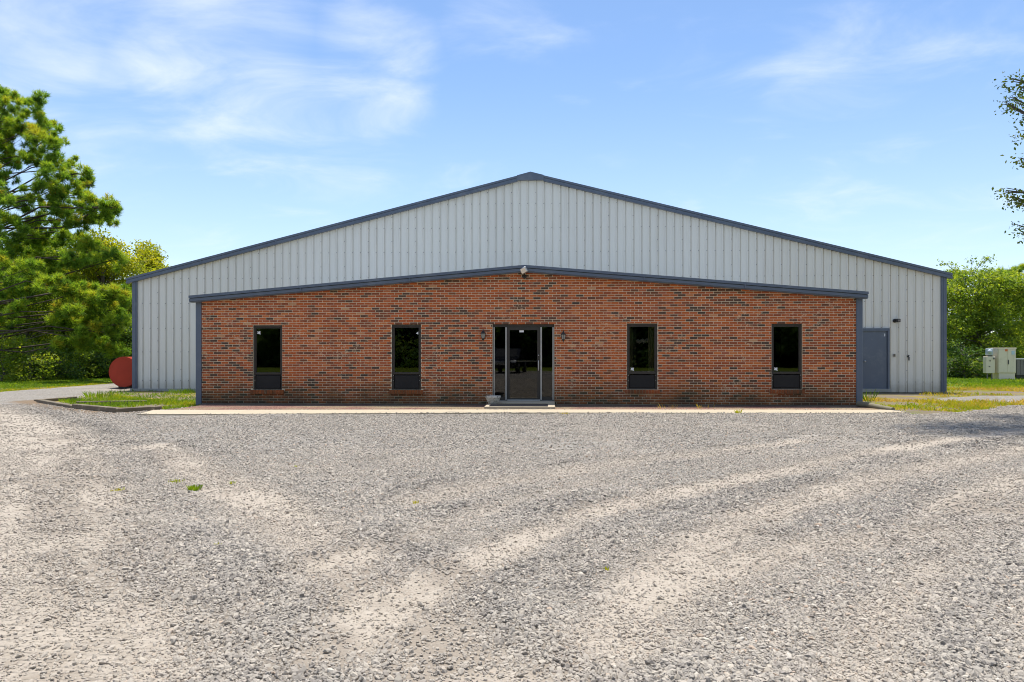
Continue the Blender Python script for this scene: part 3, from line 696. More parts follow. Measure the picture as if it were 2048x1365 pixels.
# windows
def rel(mb, parent_world):
    mb.v = [tuple(Vector(v)-Vector(parent_world)) for v in mb.v]; return mb
O0 = (0, YM, 0)
stick = [(.1, .90, 'star'), (.94, .88, 'tri'), (.12, .055, 'star'), (.10, .055, 'star')]
for i, (x0, x1, z0, z1) in enumerate(WINS):
    W, H = x1-x0, z1-z0; yf = YB+.035; t = .052
    zr0, zr1 = z0+H*.233, z0+H*.268
    mb = MB(); mb.bbox(x0, x0+t, yf, yf+.10, z0, z1, .005); mb.bbox(x1-t, x1, yf, yf+.10, z0, z1, .005)
    mb.bbox(x0+t-.002, x1-t+.002, yf+.002, yf+.10, z1-t*1.15, z1-.001, .005); mb.bbox(x0+t-.002, x1-t+.002, yf+.002, yf+.10, z0+.001, z0+t*.6, .005)
    mb.bbox(x0+t-.002, x1-t+.002, yf-.006, yf+.09, zr0, zr1, .006)
    # the inner sash
    mb.box(x0+t, x0+t+.022, yf+.02, yf+.08, zr1, z1-t*1.15); mb.box(x1-t-.022, x1-t, yf+.02, yf+.08, zr1, z1-t*1.15); mb.box(x0+t+.022, x1-t-.022, yf+.02, yf+.08, z1-t*1.15-.028, z1-t*1.15)
    win = child(mb, 'window', M_BRONZE)
    rel(MB().box(x0+t+.02, x1-t-.02, yf+.045, yf+.051, zr1-.005, z1-t*1.15-.02), O0).build('pane', M_GLASS, win)
    mb = MB(); mb.bbox(x0+t+.012, x1-t-.012, yf+.012, yf+.05, z0+t*.6+.008, zr0-.018, .012)
    pn = rel(mb, O0).build('lower_panel', M_PANEL, win)
    mb = MB()
    for xx in (x0+t*.8, x1-t*.8):
        for zz in (zr0-.03, zr0-.17): mb.box(xx-.007, xx+.007, yf-.006, yf+.001, zz-.007, zz+.007)
    rel(mb, O0).build('screws', M_SILVER, win)
    u, v_, kd = stick[i]; gx0, gz0 = x0+t+.02, zr1; gw, gh = W-2*t-.04, z1-t*1.15-.03-zr1
    cx, cz = gx0+u*gw, gz0+v_*gh; s = .05
    q = [(-s, -.5*s), (-.7*s, .4*s), (-s, s), (-.2*s, .7*s), (.2*s, s*.9), (.9*s, .8*s), (.7*s, 0), (s, -.9*s), (0, -.6*s)] if kd == 'star' else [(-.9*s, -.2*s), (0, .5*s), (.5*s, .9*s), (.5*s, -.8*s)]
    rel(MB().prism([(cx+a, cz+b) for a, b in q], yf+.040, yf+.0445), O0).build('sticker', M_WHITE, win)
    # rowlock sill
    sm = MB(); sb = child(MB().box(x0-.05, x1+.05, YB-.035, YB+.06, z0-.108, z0-.012), 'sill_bed', M_MORTAR, wall)
    nb = 12; bw = (x1-x0+.12)/nb; V, Fc, T = [], [], []
    for k in range(nb):
        xa = x0-.06+k*bw; tl = random.uniform(.12, .62)
        mb = MB(); mb.box(xa+.004, xa+bw-.004, YB-.05, YB+.05, z0-.113, z0-.004)
        o = child(mb, 'sill_brick', M_BRICK, wall); a = o.data.attributes.new('tint', 'FLOAT', 'POINT'); a.data.foreach_set('value', [tl]*8)
# entrance
x0, x1, z0, z1 = ENT; z0 = .12; yf = YB+.05
X = lambda px: wp(px, 700, YB+.05).x
Zp = lambda py: wp(1047, py, YB+.05).z
mb = MB(); mb.box(x0, x1, yf, yf+.11, Zp(654), z1)
mb.box(x0, X(989), yf, yf+.11, z0, Zp(654)); mb.box(X(1104.8), x1, yf, yf+.11, z0, Zp(654))
for a, b in ((1010.2, 1015), (1080, 1084.4)): mb.bbox(X(a), X(b), yf-.012, yf+.11, z0, Zp(654)-.001, .005)
mb.box(X(989), X(1010.2), yf+.01, yf+.10, z0, z0+.10); mb.box(X(1084.4), X(1104.8), yf+.01, yf+.10, z0, z0+.10)
mb.box(X(989), X(1010.2), yf+.03, yf+.07, Zp(749.5), Zp(748)); mb.box(X(1084.4), X(1104.8), yf+.03, yf+.07, Zp(749.5), Zp(748))
ent = child(mb, 'entrance', M_BRONZE)
mb = MB()
for a, b, yy in ((987.2, 989.3, 0), (1011, 1013.2, -.012), (1081, 1083.4, -.012), (1105, 1107.2, 0)): mb.box(X(a), X(b), yf+yy-.006, yf+yy+.001, z0+.02, Zp(655))
rel(mb, O0).build('bright_edge', M_ALU, ent)
for a, b in ((989, 1010.2), (1084.4, 1104.8)): rel(MB().box(X(a), X(b), yf+.045, yf+.051, z0+.10, Zp(654)), O0).build('sidelight_pane', M_GLASS, ent)
mb = MB(); mb.box(X(1015), X(1019.2), yf+.005, yf+.06, z0+.03, Zp(654.5)); mb.box(X(1074.6), X(1080), yf+.005, yf+.06, z0+.03, Zp(654.5)); mb.box(X(1019.2), X(1074.6), yf+.005, yf+.06, Zp(660.6), Zp(654.5)); mb.box(X(1019.2), X(1074.6), yf+.005, yf+.06, z0+.03, Zp(796.5))
leaf = rel(mb, O0).build('door_leaf', M_BRONZE, ent)
rel(MB().box(X(1019), X(1074.8), yf+.03, yf+.036, Zp(797), Zp(660)), O0).build('door_pane', M_GLASS, ent)
mb = MB(); mb.box(X(1019.2), X(1074.6), yf+.045, yf+.075, Zp(724), Zp(721.5)); rel(mb, O0).build('push_bar', M_ALU, ent)
mb = MB(); hx = X(1077.2); mb.tube([(hx, yf+.004, Zp(741)), (hx, yf-.045, Zp(741)), (hx, yf-.05, Zp(739)), (hx, yf-.05, Zp(724)), (hx, yf-.045, Zp(722)), (hx, yf+.004, Zp(722))], .013, 8)
rel(mb, O0).build('handle', M_ALU, ent)
mb = MB(); mb.lathe([(.016, 0), (.016, .01), (0, .011)], 12, Matrix.Translation(Vector((X(1077.3), yf+.005, Zp(711)))) @ Matrix.Rotation(math.pi/2, 4, 'X')); rel(mb, O0).build('lock', M_SILVER, ent)
rel(MB().box(X(1038.8), X(1047.4), yf+.026, yf+.0295, Zp(665), Zp(660.9)), O0).build('sticker', M_WHITE, ent)
rel(MB().box(X(1015), X(1080), yf-.06, yf+.10, .10, z0+.028), O0).build('threshold', M_SILVER, ent)
rel(MB().box(x0, x1, yf-.02, YB+.16, -.02, .118), O0).build('sill', M_FOUND, ent)

# ------------------------------------------------------------------ fixtures on the walls
def lantern(px, py, label):
    p = wp(px, py, YB-.01); L = thing('wall_lantern', label, 'lantern', p, 0, 'lanterns flanking the entrance')
    R90 = Matrix.Rotation(math.pi/2, 4, 'X')
    MB().lathe([(.055, 0), (.055, .012), (.03, .022), (.012, .03)], 12, Matrix.Translation((0, 0, -.02)) @ R90).build('backplate', M_IRON, L)
    MB().tube([(0, -.02, -.03), (0, -.06, -.09), (0, -.10, -.10), (0, -.11, -.07)], .010, 6).build('arm', M_IRON, L)
    c = Matrix.Translation((0, -.11, 0))
    MB().lathe([(.0, -.165), (.012, -.15), (.008, -.135), (.03, -.11), (.045, -.075), (.048, -.07)], 6, c, False).build('base_cup', M_IRON, L)
    gl = MB().lathe([(.046, -.07), (.066, .055)], 6, c, False).build('glass', M_FROST, L)
    mb = MB()
    for k in range(6):
        a = 2*math.pi*(k+.5)/6; mb.tube([(.049*math.cos(a), -.11+.049*math.sin(a), -.07), (.069*math.cos(a), -.11+.069*math.sin(a), .055)], .006, 4)
    mb.build('cage', M_IRON, L)
    MB().lathe([(.078, .053), (.080, .062), (.055, .095), (.030, .115), (.022, .135), (.012, .15), (.016, .165), (0, .18)], 6, c, False).build('cap', M_IRON, L)
lantern(967, 672, 'black six-sided lantern on the brick left of the entrance')
lantern(1126.5, 674, 'black six-sided lantern on the brick right of the entrance')
p = wp(1049, 552, YB-.03); fl = thing('floodlight', 'tilted square floodlight under the peak of the brick front', 'light', p)
Mf = Matrix.Translation((-.015, -.20, .13)) @ Matrix.Rotation(math.radians(-22), 4, 'Z') @ Matrix.Rotation(math.radians(22), 4, 'X') @ Matrix.Rotation(math.radians(-24), 4, 'Y')
MB().bbox(-.10, .10, -.03, .09, -.085, .085, .02, Mf).build('housing', M_SILVER, fl)
MB().bbox(-.082, .082, -.036, -.029, -.066, .066, .003, Mf).build('lens', M_LENS, fl)
MB().tube([(0, .02, -.03), (0, -.08, -.02), (0, -.14, .03), (-.01, -.18, .07)], .018, 8).build('bracket', M_IRON, fl)
MB().lathe([(.055, 0), (.055, .03), (.03, .04)], 12, Matrix.Translation((0, .0, -.03)) @ Matrix.Rotation(math.pi/2, 4, 'X')).build('base', M_IRON, fl)
p = wp(1791, 642, YM-.03); sc_ = thing('security_camera', 'small black boxy camera on the metal wall above the side door', 'camera', p)
MB().lathe([(.07, -.01), (.07, .02), (.05, .035)], 14, Matrix.Translation((-.03, 0, 0)) @ Matrix.Rotation(math.pi/2, 4, 'X')).build('mount', M_IRON, sc_)
MB().bbox(-.045, .085, -.22, -.035, -.06, .065, .012).build('body', M_BLACK, sc_)
MB().bbox(-.02, .06, -.228, -.219, -.035, .035, .004).build('lens', M_GREYBROWN, sc_)
p = wp(1788.5, 711, YM-.03); ob = thing('outlet_box', 'tiny brown outlet box on the metal wall beside the side door', 'outlet', p)
MB().bbox(-.03, .03, -.04, .01, -.05, .05, .006).build('box', M_GREYBROWN, ob); MB().bbox(-.02, .02, -.048, -.039, -.03, .035, .003).build('cover', M_POLE, ob)
p = wp(1815.5, 717, YM-.02); hb = thing('hose_tap', 'dark hose tap on the metal wall right of the side door', 'tap', p)
MB().tube([(0, .02, .06), (0, -.06, .06), (0, -.09, .03), (0, -.09, -.08)], .022, 8).build('spout', M_IRON, hb)
MB().lathe([(.035, .0), (.04, .01), (.035, .02)], 8, Matrix.Translation((0, -.06, .10))).build('handle', M_IRON, hb)
MB().tube([(0, -.06, .06), (0, -.06, .105)], .009, 6).build('stem', M_IRON, hb)

# ------------------------------------------------------------------ planter, tank, timbers, cabinet
p = gp(987, 813.2); pl = thing('stone_planter', 'rough pale cast stone planter bowl beside the entrance step', 'planter', (p.x, 19.62, .02))
mb = MB(); mb.lathe([(.115, 0), (.13, .02), (.115, .04), (.15, .10), (.185, .17), (.20, .215), (.215, .222), (.218, .262), (.205, .27), (.178, .268), (.16, .20)], 8, None, False); mb.build('bowl', M_POT, pl)
MB().lathe([(.0, .205), (.165, .205), (.165, .18)], 8).build('soil', M_GREYBROWN, pl)

tc_ = wp(247.5, 749, 28.45); tr_ = .595
tk = thing('fuel_tank', 'faded red cylindrical steel fuel tank beside the warehouse corner', 'tank', (tc_.x, 28.45, 0)); zc_ = .66
RX = Matrix.Translation((0, 0, zc_)) @ Matrix.Rotation(-math.pi/2, 4, 'X')
MB().lathe([(tr_, -.0), (tr_, 2.7)], 48, RX).build('shell', M_RED, tk)
MB().lathe([(0, -.03), (tr_*.6, -.022), (tr_*.97, -.004), (tr_+.006, -.012), (tr_+.006, .03)], 48, RX).build('end_plate', M_RED, tk)
mb = MB()
for y in (.35, 2.1):
    mb.prism([(-.42, 0), (.42, 0), (.46, .30), (.30, .16), (0, .05), (-.30, .16), (-.46, .30)], y, y+.12)
mb.build('cradle', M_BLACK, tk)
MB().lathe([(.05, 0), (.05, .10), (.07, .10), (.07, .14), (0, .15)], 12, Matrix.Translation((0, 1.2, zc_+tr_-.01))).build('filler_cap', M_IRON, tk)

def timber(a, b, label, w_=.14, h_=.12, sink=.01):
    a, b = Vector(a), Vector(b); d = b-a; L = d.length
    o = thing('landscape_timber', label, 'timber', (*((a+b)/2)[:2], 0), math.atan2(d.y, d.x), 'timbers edging the grass')
    MB().bbox(-L/2, L/2, 0, w_, -sink-.03, h_, .012).build('beam', M_TIMBER, o)
    mb = MB()
    for t in (-.38, .38): mb.lathe([(.014, h_-.004), (.014, h_+.004), (0, h_+.005)], 8, Matrix.Translation((t*L, w_/2, 0)))
    mb.build('spike', M_IRON, o)
timber(gp(72.5, 805), gp(142, 817.8), 'half sunk weathered timber at the far left end of the grass edge', h_=.085)
timber(gp(143.5, 818.6), gp(230, 827), 'grey weathered timber on the gravel, left of the corner joint', h_=.13)
timber(gp(231.5, 827), gp(324, 821.5), 'grey weathered timber right of the corner joint, near the walkway', h_=.115)
timber(gp(74, 803), gp(155, 796.5), 'pale low timber along the drive behind the grass patch', h_=.05, w_=.12)
timber(gp(152, 806.5), gp(292, 804.5), 'thin pale plank lying flat in the grass patch', h_=.045, w_=.11)
a, b = gp(1717, 810.5, .06), gp(1786, 822.5, .0)
rt = thing('round_timber', 'mossy round timber lying at the right end of the brick front', 'timber', ((a+b)/2))
c0 = (a+b)/2; MB().tube([a-c0, (a-c0)*.3+Vector((0, 0, .012)), (b-c0)*.4, b-c0], [.075, .072, .066, .06], 12).build('log', M_POLE, rt)
rt.location.z = c0.z+.03

# electrical cabinet far right
dC = 39.4; pC = dp(2014, 758, dC); cab = thing('utility_cabinet', 'beige electrical cabinet with double doors on the far right lawn', 'cabinet', (pC.x, pC.y, 0), .0)
h_ = 1.66; x0, x1 = -.46, .46
MB().bbox(x0+.05, x1-.03, .02, .62, -.05, .31, .01).build('pedestal', M_BEIGE, cab)
MB().bbox(x0, x1, 0, .65, .305, h_-.06, .008).build('body', M_BEIGE, cab)
MB().bbox(x0-.02, x1+.025, -.03, .67, h_-.062, h_, .012).build('lid', M_BEIGE, cab)
for a, b in ((x0+.02, -.012), (.004, x1-.02)): MB().bbox(a, b, -.022, .001, .36, h_-.09, .006).build('door', M_BEIGE, cab)
MB().bbox(.03, .07, -.055, -.02, .78, 1.02, .008).build('handle', M_IRON, cab)
MB().bbox(-.12, .02, -.03, -.0225, h_-.19, h_-.08, .002).build('warning_label', M_ORANGE, cab)
MB().bbox(.22, .38, -.03, -.0225, h_-.36, h_-.16, .002).build('notice', M_BLUELAB, cab)
pM = dp(1981.5, 757, dC+.1); mc = thing('meter_box', 'beige meter box on posts with round grey meter on top', 'meter', (pM.x, pM.y, 0))
MB().bbox(-.24, .22, 0, .30, .30, 1.2, .01).build('box', M_BEIGE, mc)
mb = MB(); mb.box(-.13, -.08, .10, .15, -.05, .31); mb.box(.10, .15, .10, .15, -.05, .31); mb.build('post', M_GREYBROWN, mc)
MB().bbox(-.15, .16, .02, .26, 1.26, 1.62, .03).build('meter_socket', M_METER, mc)
MB().lathe([(.11, 0), (.11, .05), (.085, .10), (0, .11)], 18, Matrix.Translation((-.05, .02, 1.46)) @ Matrix.Rotation(math.pi/2, 4, 'X')).build('meter_glass', M_METER, mc)
MB().box(-.09, .12, .05, .22, 1.195, 1.27).build('neck', M_IRON, mc)
MB().bbox(-.06, -.02, -.02, .001, .93, 1.02, .004).build('latch', M_IRON, mc); MB().bbox(-.10, -.04, -.02, .001, .63, .69, .004).build('lock', M_IRON, mc)
MB().lathe([(.05, 0), (.05, .03), (0, .04)], 12, Matrix.Translation((.16, .0, 1.09)) @ Matrix.Rotation(math.pi/2, 4, 'X')).build('dial', M_GREYBROWN, mc)
pE = dp(2058, 757, dC+.5); eq = thing('equipment_box', 'grey-brown corrugated equipment box with white label on the right edge', 'box', (pE.x, pE.y, 0))
MB().box(-.62, 1.2, .03, .9, .22, 1.02).build('core', M_CORE, eq)
for k in range(9): MB().bbox(-.64+k*.205, -.64+k*.205+.185, -.01+(k % 2)*.02, .03+(k % 2)*.02, .20, 1.03, .008).build('panel', M_GREYBROWN, eq)
MB().bbox(-.68, 1.24, -.04, .94, 1.032, 1.07, .01).build('lid', M_METER, eq)
MB().box(-.26, -.12, -.022, -.011, .62, .96).build('label', M_WHITE, eq)
MB().box(-.6, 1.18, .1, .86, -.03, .2).build('skid', M_BLACK, eq)

# ------------------------------------------------------------------ curtains seen through the third window
x0, x1, z0, z1 = WINS[2]
def folds(xa, xb, za, zb, y, m, name, label, cat, n=24, amp=.025, per=7):
    pts = [(xa+(xb-xa)*k/n, y+amp*math.sin(k/n*per*6.283)) for k in range(n+1)]
    mb = MB(); vs = [(px_, py_, z) for px_, py_ in pts for z in (za, zb)]+[(px_, py_+.006, z) for px_, py_ in pts for z in (za, zb)]
    o = (n+1)*2; mb.add(vs, [(2*i, 2*i+2, 2*i+3, 2*i+1) for i in range(n)]+[(o+2*i, o+2*i+1, o+2*i+3, o+2*i+2) for i in range(n)], True)
    return tag(mb.build(name, m), label, cat)
zr = z0+(z1-z0)*.27
folds(x0+.03, x0+.19, zr-.3, z1, YB+.22, M_CURT, 'curtain', 'olive curtain behind the left edge of the window right of the door', 'curtain')
folds(x1-.22, x1-.03, zr-.3, z1, YB+.22, M_CURT, 'curtain', 'olive curtain behind the right edge of the window right of the door', 'curtain')
vb = MB()
pts = [Vector((x0+.17+(x1-x0-.25)*k/14, YB+.30, z1-.50+.045*math.sin(k*2.1)+.05*k/14)) for k in range(15)]
vb.tube(pts, [.035+.022*abs(math.sin(k*1.7)) for k in range(15)], 7)
tag(vb.build('bunched_cloth', M_VAL), 'bunched grey cloth strung behind the window right of the door', 'cloth')

# ------------------------------------------------------------------ vegetation
def unit(v): return v/np.maximum(np.linalg.norm(v, axis=1, keepdims=True), 1e-9)
def leaf_cards(P, length, width, up=.6, tint=None, out=None):
    """one folded quad per leaf"""
    n = len(P); nrm = unit(RNG.normal(0, 1, (n, 3))+np.array([0, 0, up*1.6])); ax = RNG.normal(0, 1, (n, 3))
    if out is not None: ax = ax*.7+out
    ax = unit(ax-nrm*(ax*nrm).sum(1, keepdims=True)); bx = np.cross(nrm, ax)
    L = (length*(.65+.7*RNG.random(n)))[:, None]; Wd = (width*(.65+.7*RNG.random(n)))[:, None]
    V = np.stack([P-ax*L*.5, P+bx*Wd*.5-ax*L*.05+nrm*Wd*.12, P+ax*L*.5, P-bx*Wd*.5-ax*L*.05+nrm*Wd*.12], 1).reshape(-1, 3)
    F = np.arange(4*n).reshape(n, 4)
    return V, F, np.repeat(tint, 4)
def blob_points(blobs, per_m3, spray, nsp, shell=.45):
    """leaf positions gathered in small sprays spread through ellipsoid blobs"""
    P, T, O = [], [], []
    for (c, r) in blobs:
        r = np.array(r if hasattr(r, '__len__') else (r, r, r*.85)); vol = 4.19*r.prod(); n = max(6, int(5.0*per_m3*vol/nsp))
        dr = unit(RNG.normal(0, 1, (n, 3))); rad = (shell+(1-shell)*RNG.random(n))**.7
        rad = np.where(RNG.random(n) < .12, rad*1.13, rad)
        q = dr*rad[:, None]; q *= 1+.28*np.sin(3.1*dr[:, :1]*2+c[0])*np.cos(4.3*dr[:, 2:]+c[2])
        sc = np.array(c)+q*r; bt = RNG.normal(0, .10); st = np.clip(RNG.normal(.48+bt, .23, n)+.20*dr[:, 2], 0, 1)  # lighter tops and wide spread: clump highlights put into the leaf tint
        k = np.repeat(np.arange(n), nsp); off = RNG.normal(0, spray, (len(k), 3))*np.array([1, 1, .55])
        P.append(sc[k]+off); T.append(np.clip(st[k]+RNG.normal(0, .10, len(k)), 0, 1)); O.append(dr[k])
    return np.concatenate(P), np.concatenate(T), np.concatenate(O)
def limbs(mb, base, top, blobs, r0, rt, nseg=7, wob=.25, n=9, frac=.8):
    base, top = Vector(base), Vector(top); pts = []
    for k in range(nseg+1):
        t = k/nseg; pts.append(base.lerp(top, t)+Vector((random.uniform(-1, 1), random.uniform(-1, 1), 0))*wob*min(1, t*3)*(0 if k == 0 else 1))
    mb.tube(pts, [r0*(1.25 if k == 0 else 1)*(1-k/nseg)+rt*k/nseg for k in range(nseg+1)], n)
    for c, r in blobs:
        c = Vector(c); tz = max(.12, min(.97, (c.z-base.z)/(top.z-base.z)*frac)); s = pts[int(tz*nseg)].lerp(pts[min(nseg, int(tz*nseg)+1)], tz*nseg % 1)
        mid = s.lerp(c, .5)+Vector((random.uniform(-.5, .5), random.uniform(-.5, .5), random.uniform(-.5, .7)))*((c-s).length*.22)
        rr = max(.012, min(r0*.25, .012+.006*(c-s).length))
        mb.tube([s, mid, c], [rr, rr*.7, rr*.3], 6)
        rm_ = max(r) if hasattr(r, '__len__') else r
        for q in range(3):
            e = c+Vector((random.uniform(-1, 1), random.uniform(-1, 1), random.uniform(-.3, .8)))*rm_*.75
            mb.tube([mid.lerp(c, .5), c.lerp(e, .5)+Vector((0, 0, .05)), e], [rr*.4, rr*.3, rr*.15], 4, False)
def tree(name, label, cat, base, top, blobs, leafm, barkm, per_m3, leaf, spray=.22, nsp=9, r0=.2, rt=.05, group=None, up=.6, shell=.45):
    base = Vector(base); t = thing(name, label, cat, base, 0, group)
    mb = MB(); limbs(mb, base, top, blobs, r0, rt); rel(mb, base).build('trunk', barkm, t)
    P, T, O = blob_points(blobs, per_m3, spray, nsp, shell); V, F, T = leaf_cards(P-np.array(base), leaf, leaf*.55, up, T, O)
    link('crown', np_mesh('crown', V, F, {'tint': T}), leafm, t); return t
def pine(name, label, base, top, boughs, tuft_n, r0, group=None, nl=.24, dens=20):
    """boughs: (centre, (rx, ry, rz)) clusters carrying needle tufts at twig tips"""
    base = Vector(base); t = thing(name, label, 'tree', base, 0, group)
    mb = MB(); limbs(mb, base, top, boughs, r0, .06, 10, .15, 10, .9); rel(mb, base).build('trunk', M_BARK, t)
    C, A, T = [], [], []
    for c, r in boughs:
        r = np.array(r)*np.array([1, 1, 1.3]); npf = max(6, int(tuft_n*.195*r[0]*r[1])); dp_ = unit(RNG.normal(0, 1, (npf, 3))); dp_[:, 2] = np.abs(dp_[:, 2])*RNG.choice([1, 1, -.7], npf)
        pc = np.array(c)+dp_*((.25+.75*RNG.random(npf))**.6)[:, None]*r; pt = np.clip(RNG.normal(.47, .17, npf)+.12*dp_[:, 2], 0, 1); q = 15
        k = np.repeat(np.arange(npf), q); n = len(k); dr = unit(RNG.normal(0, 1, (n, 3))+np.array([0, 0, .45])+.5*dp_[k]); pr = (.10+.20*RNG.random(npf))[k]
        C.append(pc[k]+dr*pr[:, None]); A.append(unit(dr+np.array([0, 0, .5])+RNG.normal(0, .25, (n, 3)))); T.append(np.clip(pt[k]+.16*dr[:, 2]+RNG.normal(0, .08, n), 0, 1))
    C, A, T = np.concatenate(C), np.concatenate(A), np.concatenate(T); T = np.where(RNG.random(len(T)) < .012, 1.0, np.minimum(T, .92)); m = len(C)
    k = np.repeat(np.arange(m), dens); n = len(k); dv = unit(A[k]*.75+RNG.normal(0, .62, (n, 3))); L = nl*(.7+.6*RNG.random(n))[:, None]
    sd_ = unit(np.cross(dv, RNG.normal(0, 1, (n, 3)))); st = C[k]-A[k]*(RNG.random(n)*.22)[:, None]
    V = np.stack([st-sd_*.013, st+sd_*.013, st+dv*L], 1).reshape(-1, 3)-np.array(base); F = np.arange(3*n).reshape(n, 3)
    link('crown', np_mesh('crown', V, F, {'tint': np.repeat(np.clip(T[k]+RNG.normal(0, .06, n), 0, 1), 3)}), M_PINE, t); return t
def B(px, py, d, r, sy=None):
    """cluster seen at a pixel, d metres away, radius given in pixels of the photograph"""
    p = dp(px, py, d); s = d/FPX
    if hasattr(r, '__len__'): return (tuple(p), (r[0]*s, r[0]*s*(sy or 1.0), r[1]*s))
    return (tuple(p), (r*s, r*s*(sy or 1.0), r*s*.8))
# tall pine at the left
D = 41.5
bo = []
for px_, py_, r in [(-30, 195, (46, 26)), (14, 205, (30, 22)), (50, 218, (26, 20)), (80, 215, (20, 18)), (-10, 245, (50, 24)), (60, 250, (38, 24)), (100, 262, (24, 20)), (115, 290, (18, 16)), (85, 285, (30, 20)),
                  (30, 285, (34, 22)), (-40, 290, (50, 26)), (20, 330, (28, 20)), (75, 325, (34, 18)), (120, 325, (24, 15)), (100, 350, (26, 14)), (150, 335, (18, 13)), (165, 355, (18, 14)), (135, 365, (26, 16)), (185, 372, (15, 12)),
                  (90, 385, (38, 16)), (150, 395, (28, 14)), (-20, 350, (40, 24)), (10, 400, (32, 22)), (60, 410, (30, 14)), (120, 415, (28, 15)), (175, 412, (26, 14)), (215, 412, (22, 11)), (200, 425, (28, 12)), (228, 418, (12, 9)),
                  (150, 440, (40, 16)), (205, 445, (24, 12)), (90, 450, (34, 16)), (20, 460, (40, 24)), (-30, 440, (40, 28)), (60, 490, (40, 18)), (130, 480, (40, 18)), (190, 505, (34, 20)), (225, 520, (28, 18)), (160, 525, (34, 16)),
                  (15, 520, (36, 24)), (85, 535, (40, 20)), (40, 580, (40, 20)), (120, 560, (34, 16)), (-10, 600, (44, 28))]:
    bo.append(B(px_, py_, D+random.uniform(-2.2, 3.4), r, 1.2))
pine('pine_tree', 'tall loblolly pine towering over the left woods edge', (*dp(-28, 755, D)[:2], 0), dp(-16, 180, D), bo, 105, .30)
# younger pine whose long boughs hang right, nearer the drive
D = 36.0; bo = []
for px_, py_, r in [(40, 560, (34, 16)), (110, 575, (36, 15)), (170, 585, (34, 14)), (235, 592, (30, 16)), (255, 600, (20, 14)), (200, 605, (30, 14)), (225, 630, (30, 15)), (150, 625, (36, 16)), (170, 650, (40, 17)), (120, 640, (28, 14)), (200, 665, (34, 13)), (240, 650, (22, 13)), (25, 640, (24, 18)), (40, 620, (20, 12)), (10, 540, (22, 26)), (3, 470, (20, 28)), (8, 400, (16, 24)), (60, 540, (24, 14)), (140, 690, (40, 11)), (215, 700, (34, 10)), (180, 680, (30, 10))]:
    bo.append(B(px_, py_, D+random.uniform(-1.0, 1.4), r, 1.1))
pine('pine_tree', 'younger pine with long drooping boughs low at the left', (*dp(-40, 760, D)[:2], 0), dp(-30, 380, D), bo, 120, .2)
# broadleaf trees behind
def cloud(px0, px1, py0, py1, d, n, r, jit=3.0, dome=True):
    out = []
    for k in range(n):
        u = random.uniform(-1, 1); v = random.uniform(0, 1)
        top = py0+(py1-py0)*.55*(abs(u)**2.2) if dome else py0
        px_ = (px0+px1)/2+(px1-px0)/2*u; out.append(B(px_, top+(py1-top)*v+r*.6, d+random.uniform(-jit, jit), r*random.uniform(.75, 1.25), 1.0))
    return out
tree('broadleaf_tree', 'yellow-green broadleaf tree behind the drooping pine boughs', 'tree', (*dp(205, 757, 44)[:2], 0), dp(210, 480, 44), cloud(140, 266, 450, 640, 44, 40, 24, 2.2), M_LEAFY, M_BARK2, 80, .19, .2, 9, .16)
tree('broadleaf_tree', 'sunlit yellow-green tree rising behind the warehouse left eave', 'tree', (*dp(290, 757, 50)[:2], 0), dp(292, 520, 50), cloud(240, 350, 490, 680, 50, 40, 22, 2.2), M_LEAFY, M_BARK2, 80, .20, .2, 9, .16)
tree('broadleaf_tree', 'large full broadleaf tree deep in the woods behind the tall pine', 'tree', (*dp(80, 757, 50)[:2], 0), dp(80, 470, 50), cloud(-60, 190, 470, 740, 52, 70, 36, 3), M_LEAF, M_BARK2, 26, .26, .26, 9, .22)
tree('broadleaf_tree', 'mid green broadleaf tree behind the tank at the woods edge', 'tree', (*dp(225, 757, 47)[:2], 0), dp(225, 560, 47), cloud(150, 285, 545, 745, 46, 50, 30, 2), M_LEAF, M_BARK2, 30, .24, .24, 9, .18)
tree('broadleaf_tree', 'sunlit mid green tree filling the gap beneath the tall pine', 'tree', (*dp(60, 757, 46)[:2], 0), dp(60, 560, 46), cloud(-30, 150, 520, 720, 46, 46, 26, 1.6), M_LEAF, M_BARK2, 50, .19, .2, 9, .14)
# bushes along the wood's edge
for (a, b, y0, d, mm_, lab) in ((-40, 45, 640, 37.0, M_LEAF, 'leafy bush at the left end of the wood edge'), (20, 95, 672, 38.0, M_LEAF, 'mid green bush under the drooping pine boughs'), (75, 150, 680, 39.5, M_DARKLEAF, 'dark rounded bush between two greener bushes in the wood edge'),
                            (125, 200, 690, 41.5, M_LEAF, 'mid green bush left of the red tank along the lawn'), (175, 250, 688, 42.5, M_DARKLEAF, 'dark bush just behind the red tank'), (215, 285, 640, 44.5, M_DARKLEAF, 'tall dark bush between tank and warehouse corner')):
    yb = HOR+FPX*CH/d
    tree('bush', lab, 'bush', (*dp((a+b)/2, yb, d)[:2], 0), dp((a+b)/2, y0+20, d), cloud(a-6, b+6, y0, yb-8, d, 36, 15, 1.2), mm_, M_BARK2, 75, .15, .16, 8, .05, .02, 'bushes along the left wood edge')
wd = []
for k in range(70): wd.append(B(random.uniform(-330, 250), random.uniform(590, 745), random.uniform(54, 62), random.uniform(34, 50)))
P, T, O = blob_points(wd, 7, .3, 9, .5); V, F, T = leaf_cards(P, .34, .2, .5, T*.8, O)
tag(link('woodland', np_mesh('woodland', V, F, {'tint': T}), M_DARKLEAF, None, 'stuff'), 'dense dark woodland filling the left background', 'woods')
